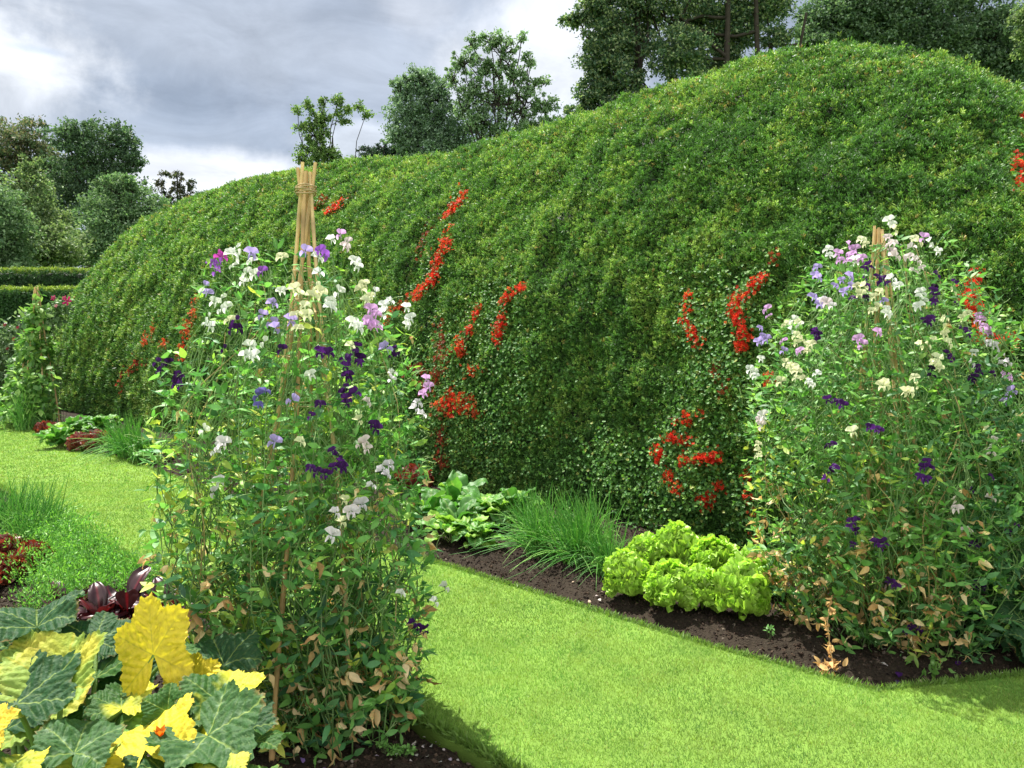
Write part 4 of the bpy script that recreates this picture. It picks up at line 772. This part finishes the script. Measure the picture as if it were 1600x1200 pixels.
# ------------------------------------------------------------------ carrot tops: nobody could count them
def carrots():
    g = Geo(); gl = leaf_t(2, .34, .1, .2); sa, sb = 3.3, 6.6
    n = 900; s = U(3.6, 7.6, n); p = U(-2.85, -1.82, n); xy = SP(s, p); px = 800+F*xy[:, 0]/xy[:, 1]; ok = (px > 40)&(px < 345)&(xy[:, 1] > 4.35); xy = xy[ok]
    for x, y in xy:
        f = np.array([x, y, 0.]); dr = unit(np.array([rng.normal()*.35, rng.normal()*.35, 1.])[None])[0]; L_ = U(.18, .36); tip = f+dr*L_; P = curve(f, tip, (0, 0, .01), 6)
        tube(g, P, .0016, lin(96, 150, 66), 3, False); m = 46; t = rng.random(m)**.7; Q = P[(t*5).astype(int)]+rng.normal(size=(m, 3))*[.032, .032, .018]
        inst(g, *gl, frames(rng.normal(size=(m, 3))*.6+dr*.9, rvec(m)), Q, U(.014, .034, m), pick([lin(108, 164, 66), lin(88, 144, 66), lin(132, 182, 78)], m))
    tag(g.obj('carrot_foliage', M_leaf, smooth=False), 'bright green feathery carrot tops filling the near bed beside the lawn', 'carrot tops', kind='stuff')
carrots()
# ------------------------------------------------------------------ squash
def squash_leaf(root, j, t, nh, kind, fold=.25, curl=.25, Ls=1., seed=0, base=None, wide=1.):
    J = W(*j); T = W(*t); y = T-J; L_ = np.linalg.norm(y)*Ls*(.60 if kind == 'blue' else .68); R = frames(y[None], np.array(nh, float)[None])[0]; rr = np.random.default_rng(seed+1)
    na, nr = 181, 28; th = np.linspace(-2.85, 2.85, na); u = np.linspace(0, 1, nr)**.85; cs = np.array([0, 1.02, -1.02, 2.08, -2.08])+rr.normal(size=5)*.06; am = np.array([1, .84, .84, .58, .58])*(1+rr.normal(size=5)*.05)
    lobe = np.max([a*np.exp(-((th-c)/.50)**2) for a, c in zip(am, cs)], 0); Rr = .62+.38*lobe; Rr = Rr*(1+.045*(((np.abs(th)*7.3) % 1))+.025*np.sin(th*31+seed)+.015*np.sin(th*61))
    Rr *= np.clip((2.95-np.abs(th))/.35, .25, 1)**.5
    rad_ = u[:, None]*Rr[None]; X = rad_*np.sin(th)[None]*wide; Y = rad_*np.cos(th)[None]; dv = th[None]-cs[:, None]; k = np.abs(dv).argmin(0); dth = dv[k, np.arange(na)]
    al = rad_*np.cos(dth)[None]; la = rad_*np.abs(np.sin(dth))[None]; sv = (al-la*.85)*6.0; sf = sv-np.floor(sv); ridge = np.minimum(sf, 1-sf)
    nz = fb(np.stack([X*1., Y*1., X*0+seed], -1), 3.2, seed, 3)-.5
    n3_ = fb(np.stack([X, Y, X*0], -1), 11, seed+25, 2)
    Z = .16*rad_**.8*np.clip(np.abs(np.sin(dth))[None]*1.6, 0, 1)*.55+.05*np.sqrt(ridge*2)*np.clip(rad_*2, 0, 1)+fold*np.abs(X)*1.9+.20*nz*rad_+.055*(n3_-.5)*np.clip(rad_*3, 0, 1)-curl*rad_**2.2*.55+.10*(np.sin(2.4*Y+seed)-np.sin(seed))*rad_+.12*np.sin(3.1*X+seed*2.1)*np.abs(X)+.055*np.sin(th*7+seed)[None]*rad_**3
    V = np.stack([X, Y, Z], -1)*L_; V = V@R.T+J
    vein = np.exp(-(la/.011)**2)*(rad_ > .02); vein2 = np.exp(-(np.minimum(sf, 1-sf)/.05)**2)*(la > .012)*.6; n2 = fb(np.stack([X, Y, X*0+3*seed], -1), 2.3, seed+9, 3); n3 = fb(np.stack([X, Y, X*0], -1), 16, seed+5, 2)
    green, blue, yel, lime, drk = lin(54, 92, 40), lin(58, 94, 50), lin(224, 202, 62), lin(164, 178, 78), lin(38, 76, 40)
    if kind == 'yellow': m = np.clip((n2-.62)*4, 0, 1)[..., None]; C = yel*(1-m)+lin(190, 190, 60)*m
    elif kind == 'bright': m = np.clip((n2-.7)*4, 0, 1)[..., None]; C = lin(220, 188, 66)*(1-m)+lin(200, 180, 60)*m
    elif kind == 'lime': m = np.clip((n2-.45)*4+(rad_-.6)*.8, 0, 1)[..., None]; C = lin(132, 158, 70)*(1-m)+lin(196, 190, 78)*m
    elif kind == 'half': m = np.clip((n2-.5)*3+(X+.25)*1.6, 0, 1)[..., None]; C = green*(1-m)+lin(206, 206, 66)*m
    elif kind == 'blue': m = (np.clip((n3-.56)*5, 0, 1)*np.exp(-(la/.07)**2))[..., None]*.7; C = blue*(1-m)+lin(140, 166, 132)*m
    elif kind == 'dark': m = (np.clip((n3-.60)*6, 0, 1)*np.exp(-(la/.07)**2))[..., None]*.5; C = drk*(1-m)+lin(120, 150, 130)*m
    else: m = np.clip((n2-.55)*4, 0, 1)[..., None]; C = green*(1-m)+lin(110, 150, 66)*m
    eb = np.clip((rad_/Rr[None]-.93)*12, 0, 1)*np.clip((n2-.55)*8, 0, 1); C = C*(1-.7*eb[..., None])+lin(150, 110, 60)*.7*eb[..., None]; vc = lin(150, 170, 90) if kind in ('dark', 'blue', 'green', 'half') else lin(176, 168, 60); vv = np.clip(vein*.75+vein2*.35, 0, .85)[..., None]; C = C*(1-vv)+vc*vv; C = C*(1-.10*(n3[..., None]-.5)*2)
    g = Geo().add(V.reshape(-1, 3), grid_faces(nr, na), np.clip(C, .01, .9).reshape(-1, 3))
    if base is not None: tube(g, curve(base, J+R[:, 2]*-.004, (rr.normal()*.03, rr.normal()*.03, .05), 9), np.linspace(.011, .0065, 9), lin(118, 148, 78), 8, False)
    o = g.obj('leaf', M_squash, root); return o
rootq = thing('squash_plant', 'large squash plant with yellow and blue green lobed leaves in the bottom left corner', 'squash', (-1.32, 2.25, 0)); BQ = np.array([-1.32, 2.25, .02])
LEAFS = [((58, 980, 2.60), (64, 920, 2.80), (0, -.35, 1), 'dark', .35, .35, 1.1), ((150, 1000, 2.62), (172, 925, 2.78), (.1, -.5, 1), 'dark', .1, .35, 1.0),
 ((240, 1023, 2.42), (222, 905, 2.46), (.12, -.85, .45), 'yellow', -.10, .15, 1.12, .78), ((98, 1077, 2.22), (135, 958, 2.42), (-.1, -.75, .7), 'lime', .40, .25, 1.0), ((25, 1100, 2.12), (30, 990, 2.36), (.25, -.5, .85), 'dark', .15, .3, .9),
 ((-25, 1152, 1.98), (62, 1098, 2.03), (-.1, -.5, .85), 'bright', .05, .2, 1.0), ((116, 1178, 2.02), (165, 1094, 2.22), (.1, -.65, .75), 'blue', .22, .3, 1.05), ((227, 1172, 2.14), (216, 1092, 2.36), (0, -.6, .85), 'yellow', .12, .25, 1.0),
 ((262, 1112, 2.28), (268, 1040, 2.34), (.2, -.8, .6), 'green', .5, .55, .95), ((345, 1100, 2.34), (368, 1012, 2.52), (.0, -.6, .85), 'half', .30, .25, 1.0), ((325, 1150, 2.16), (420, 1196, 1.98), (.1, -.45, 1), 'blue', .22, .3, 1.0),
 ((305, 1070, 2.55), (300, 985, 2.62), (.1, -.9, .45), 'yellow', .3, .3, .9), ((190, 1108, 2.34), (205, 1052, 2.52), (0, -.5, 1), 'half', .2, .4, .95), ((42, 1036, 2.50), (40, 966, 2.62), (0, -.7, .7), 'lime', .15, .3, .95),
 ((345, 1222, 2.0), (352, 1178, 2.12), (0, -.6, .9), 'lime', .2, .3, 1.1), ((15, 1215, 1.9), (50, 1145, 2.05), (.1, -.5, .8), 'half', .3, .4, .9), ((95, 1240, 1.86), (105, 1180, 1.98), (0, -.6, .8), 'green', .2, .3, 1.0),
 ((205, 1225, 1.98), (240, 1175, 2.05), (0, -.4, 1), 'green', .2, .4, .9), ((400, 1160, 2.3), (430, 1110, 2.5), (0, -.4, 1), 'green', .2, .4, .8), ((150, 1060, 2.52), (120, 1010, 2.75), (0, -.4, 1), 'green', .2, .4, .9), ((10, 1060, 2.5), (-30, 1000, 2.7), (0, -.4, 1), 'dark', .2, .4, .9),
 ((300, 1130, 2.42), (350, 1090, 2.6), (0, -.4, 1), 'green', .2, .4, .8), ((60, 1130, 2.3), (10, 1090, 2.5), (0, -.4, 1), 'lime', .2, .4, .9), ((400, 1225, 2.05), (440, 1175, 2.2), (0, -.4, 1), 'green', .2, .4, .8), ((270, 1020, 2.55), (330, 985, 2.7), (0, -.5, 1), 'green', .2, .4, .8)]
LEAFS += [((x, y, d), (x+rng.normal()*40, y-62+rng.normal()*14, d+.16), (rng.normal()*.35, -.45, 1), k, .25, .35, 1.1) for x, y, d, k in ((90, 1120, 2.38, 'dark'), (170, 1150, 2.3, 'green'), (255, 1205, 2.12, 'dark'), (300, 1195, 2.2, 'half'), (370, 1150, 2.42, 'dark'), (60, 1010, 2.7, 'green'), (210, 1060, 2.62, 'dark'), (350, 1040, 2.7, 'dark'), (130, 1215, 2.06, 'lime'), (10, 1140, 2.25, 'dark'), (160, 1020, 2.75, 'dark'))]
for i, lf in enumerate(LEAFS):
    j, t, nh, kd, fo, cu, Ls = lf[:7]; squash_leaf(rootq, j, t, nh, kd, fo, cu, Ls, 40+i*7, BQ+[rng.normal()*.05, rng.normal()*.05, 0], lf[7] if len(lf) > 7 else 1.)
g = Geo(); c = W(250, 1148, 2.14); a = np.arange(0, 6.3, .5); 
for k in range(5): inst(g, *leaf_t(4, .45, .5, .1), frames(np.array([[math.cos(k*1.256)*.35, math.sin(k*1.256)*.35, 1.]]), np.array([[-math.cos(k*1.256), -math.sin(k*1.256), .2]])), c[None]-[0, 0, .02], .045, lin(220, 120, 30))
g.obj('flower_bud', M_petal, rootq)
rootr = thing('squash_plant', 'dark rounded squash leaves at the right edge, beside the far sweet peas', 'squash', (3.05, 4.25, 0)); BR_ = np.array([3.05, 4.3, .02])
for i, (j, t) in enumerate([((1598, 935, 4.1), (1570, 890, 4.2)), ((1600, 975, 3.98), (1560, 965, 3.9)), ((1590, 1010, 3.92), (1575, 985, 3.85)), ((1560, 915, 4.35), (1545, 880, 4.4)), ((1610, 900, 4.2), (1600, 850, 4.3)), ((1620, 1010, 3.85), (1600, 1035, 3.75)), ((1590, 880, 4.5), (1560, 850, 4.6)), ((1640, 940, 4.0), (1650, 890, 4.1)), ((1650, 860, 4.4), (1620, 820, 4.5)), ((1570, 960, 4.2), (1535, 940, 4.25))]):
    squash_leaf(rootr, j, t, (-.1, -.7, .8), 'dark', .1, .2, 1.15, 400+i*5, BR_, 1.1)
# ------------------------------------------------------------------ far end of the border: beans, roses, shrubs
def bush(name, label, cat, px, py, d, blobs, pal, leaf, n, fl=None, group=None, wts=None):
    base = W(px, HZ, d); base[2] = 0; root = thing(name, label, cat, base, group); g = Geo(); gs = Geo(); tot = sum(b[2]*b[3] for b in blobs)
    for (x, y, rx, ry, dz) in blobs:
        js = min(1., rx*d/F*2.)
        m = int(n*rx*ry/tot); dirs = rvec(m); rr = 1-rng.random(m)**2*.7; c = W(x, y, d+dz); R3 = np.array([rx, (rx+ry)/2, ry])*d/F; P = c+dirs*R3*rr[:, None]; q = fb(P, 4, 77, 2)
        P = P[q > .36]; dd = dirs[q > .36]; m = len(P); P[:, 2] = np.maximum(P[:, 2], .03)
        inst(g, *leaf_t(3, .6, .15, .2), frames(rng.normal(size=(m, 3))*.6+dd*.5+[0, 0, -.2], rng.normal(size=(m, 3))*.5+[0, 0, .8]+dd*.4), P, leaf*U(.6, 1.3, m), pick(pal, m, wts))
        for _ in range(7): tube(gs, curve([c[0]*.7+base[0]*.3, c[1]*.7+base[1]*.3, 0]+rng.normal(size=3)*[.1*js, .1*js, 0], c+rvec(1)[0]*R3*.8, (rng.normal()*.1*js, 0, 0), 6), np.linspace(.012, .004, 6)*max(js, .08), lin(84, 100, 56), 4, False)
    g.obj('foliage', M_leaf, root); gs.obj('stem', M_stem, root)
    for (x, y, s, c) in (fl or []):
        gg = Geo(); P = W(x, y, d-.45); s *= .62
        for lv in range(3): add_rose(gg, frames(np.array([[1, .2*lv, .3]]), np.array([[.1, -1, .4]])), P[None]+[0, -.012*lv, 0], s*(1-.25*lv), c)
        gg.obj('flower', M_petal, root)
    return root
wigwam('tall bean pole wigwam at the far left end of the border', 58, 15.5, 464, 450, .42, 6, .016, False, (1.2,), .3, 57, .05)
GR1 = [lin(120, 160, 84), lin(94, 136, 66), lin(146, 180, 96), lin(76, 116, 60)]
bush('bean_plant', 'pale green climbing beans with large leaves on the faraway pole wigwam', 'climbing plant', 58, 660, 15.5, [(50, 500, 10, 24, 0), (62, 490, 9, 30, 0), (45, 545, 16, 26, 0), (66, 550, 14, 30, 0), (38, 590, 20, 26, 0), (62, 600, 18, 26, 0), (28, 620, 24, 20, 0), (50, 640, 26, 16, 0), (35, 600, 16, 26, -.7), (66, 590, 14, 30, -.7), (60, 640, 24, 20, -.8), (30, 650, 26, 16, -.6), (52, 540, 9, 26, -.45)], GR1, .13, 3600)
bush('rose_bush', 'rose bush with deep pink blooms against the hedge end, right of the bean wigwam', 'rose bush', 95, 640, 16.3, [(98, 476, 14, 12, 0), (80, 494, 20, 16, 0), (62, 512, 18, 20, 0), (50, 545, 18, 26, 0), (36, 580, 20, 30, 0)], [lin(104, 134, 92), lin(80, 110, 70), lin(130, 156, 112)], .10, 1900,
     [(106, 471, .17, lin(206, 50, 120)), (84, 466, .10, lin(200, 60, 120)), (42, 520, .12, lin(176, 40, 80)), (88, 478, .07, lin(220, 150, 160)), (101, 466, .09, lin(210, 70, 130))])
bush('flowering_shrub', 'grey green shrub spotted with dull red flowers left of the bean wigwam', 'shrub', 15, 640, 18.5, [(12, 520, 22, 22, 0), (30, 500, 18, 16, 0), (-10, 550, 30, 34, 0), (18, 560, 26, 28, 0), (5, 600, 34, 34, 0), (-30, 600, 34, 40, 0)], [lin(92, 118, 84), lin(70, 96, 62), lin(124, 146, 110)], .10, 3000,
     [(8, 508, .08, lin(150, 50, 60)), (22, 530, .08, lin(160, 50, 60)), (12, 545, .07, lin(150, 60, 70)), (28, 512, .07, lin(170, 60, 80))])
bush('small_weed', 'low clover like weed growing in the soil under the near wigwam', 'weed', 620, 1175, 2.98, [(618, 1172, 14, 6, 0), (598, 1168, 9, 5, .05), (640, 1172, 8, 5, 0)], [lin(96, 140, 66), lin(112, 156, 78)], .014, 420)
bush('small_weed', 'tiny pale seedling in the soil right of the lettuces below the far sweet peas', 'weed', 1203, 990, 4.18, [(1203, 984, 7, 5, 0)], [lin(112, 160, 90)], .02, 26)
bush('small_weed', 'green seedlings hugging the soil at the foot of the far sweet peas', 'weed', 1372, 1000, 4.1, [(1372, 992, 22, 8, 0), (1340, 985, 14, 7, 0)], [lin(80, 122, 60)], .03, 260)
# ------------------------------------------------------------------ fallen petals and pebbles
def small(kind, spots, fz, label, cat, group, cols, s0, s1):
    for i, (px, py) in enumerate(spots):
        P = G(px, py); s = float((P[:2]-P0)@UU); p = float((P[:2]-P0)@NN); z = float(fz(np.array(s), np.array(p))+soil_h(P[None])[0])
        g = Geo(); sz = U(s0, s1); c = cols[rng.integers(len(cols))]
        if kind == 'petal': tv, tf = leaf_t(4, .85, .35, .3, tip=1.2, wave=.08); R = frames(rng.normal(size=(1, 3))*[1, 1, .2], rng.normal(size=(1, 3))*.35+[0, 0, 1]); inst(g, tv, tf, R, np.array([[P[0], P[1], z+.012]]), sz, c)
        else: R = frames(rvec(1), rng.normal(size=(1, 3))*.3+[0, 0, 1]); V = ico*[1, .8, .55]*(1+rng.normal(size=(9, 1))*.12); inst(g, V, icf, R, np.array([[P[0], P[1], z+.004]]), sz, c)
        o = g.obj('fallen_petal' if kind == 'petal' else 'pebble', M_petal if kind == 'petal' else M_stone, None, org=(P[0], P[1], z)); tag(o, label, cat, group)
WP = [(.78, .74, .66), (.72, .62, .60), (.80, .78, .76), (.6, .5, .62)]
small('petal', [(643, 1147), (650, 1152), (681, 1146), (686, 1150), (659, 1163), (586, 1177), (652, 1177), (668, 1178), (700, 1152), (713, 1173), (720, 1195), (625, 1188), (665, 1150), (695, 1165), (675, 1158), (608, 1192), (640, 1193), (690, 1187), (732, 1186), (660, 1140), (705, 1185), (615, 1178)], near_z, 'pale fallen petal on the dark soil below the near sweet peas', 'petal', 'pale petals fallen under the near sweet peas', WP, .012, .022)
small('petal', [(473, 1192), (505, 1193)], near_z, 'violet fallen petal at the bottom edge beside the squash leaves', 'petal', 'violet petals fallen beside the squash', [(.3, .2, .5)], .025, .03)
small('petal', [(1103, 1013), (1376, 1038), (1384, 1041), (1157, 1017), (1259, 1045), (1550, 1045), (1562, 1042), (930, 935), (935, 938), (1412, 1023), (1378, 1016), (1341, 1000), (1500, 1012)], far_z, 'pale fallen petal on the dark soil at the front of the border', 'petal', 'pale petals fallen in the border', WP, .018, .034)
small('petal', [(1404, 1049), (1502, 1034), (1534, 1004), (1405, 1056), (1539, 1008)], far_z, 'dark purple fallen petal near the right corner of the border', 'petal', 'dark purple petals fallen in the border', [(.06, .015, .12), (.2, .1, .35)], .03, .04)
small('pebble', [(1351, 1008), (1414, 1028), (1102, 1003), (940, 929), (921, 940), (1100, 998), (1440, 1050), (706, 876), (895, 911)], far_z, 'small pale pebble lying on the border soil', 'pebble', 'pebbles on the border soil', [lin(180, 160, 136), lin(150, 136, 120)], .011, .02)
small('pebble', [(543, 1174), (550, 1180), (540, 1181), (500, 1185)], near_z, 'small grey pebble on the soil under the near sweet peas', 'pebble', 'pebbles of the near bed', [lin(170, 160, 146), lin(140, 132, 122)], .010, .016)
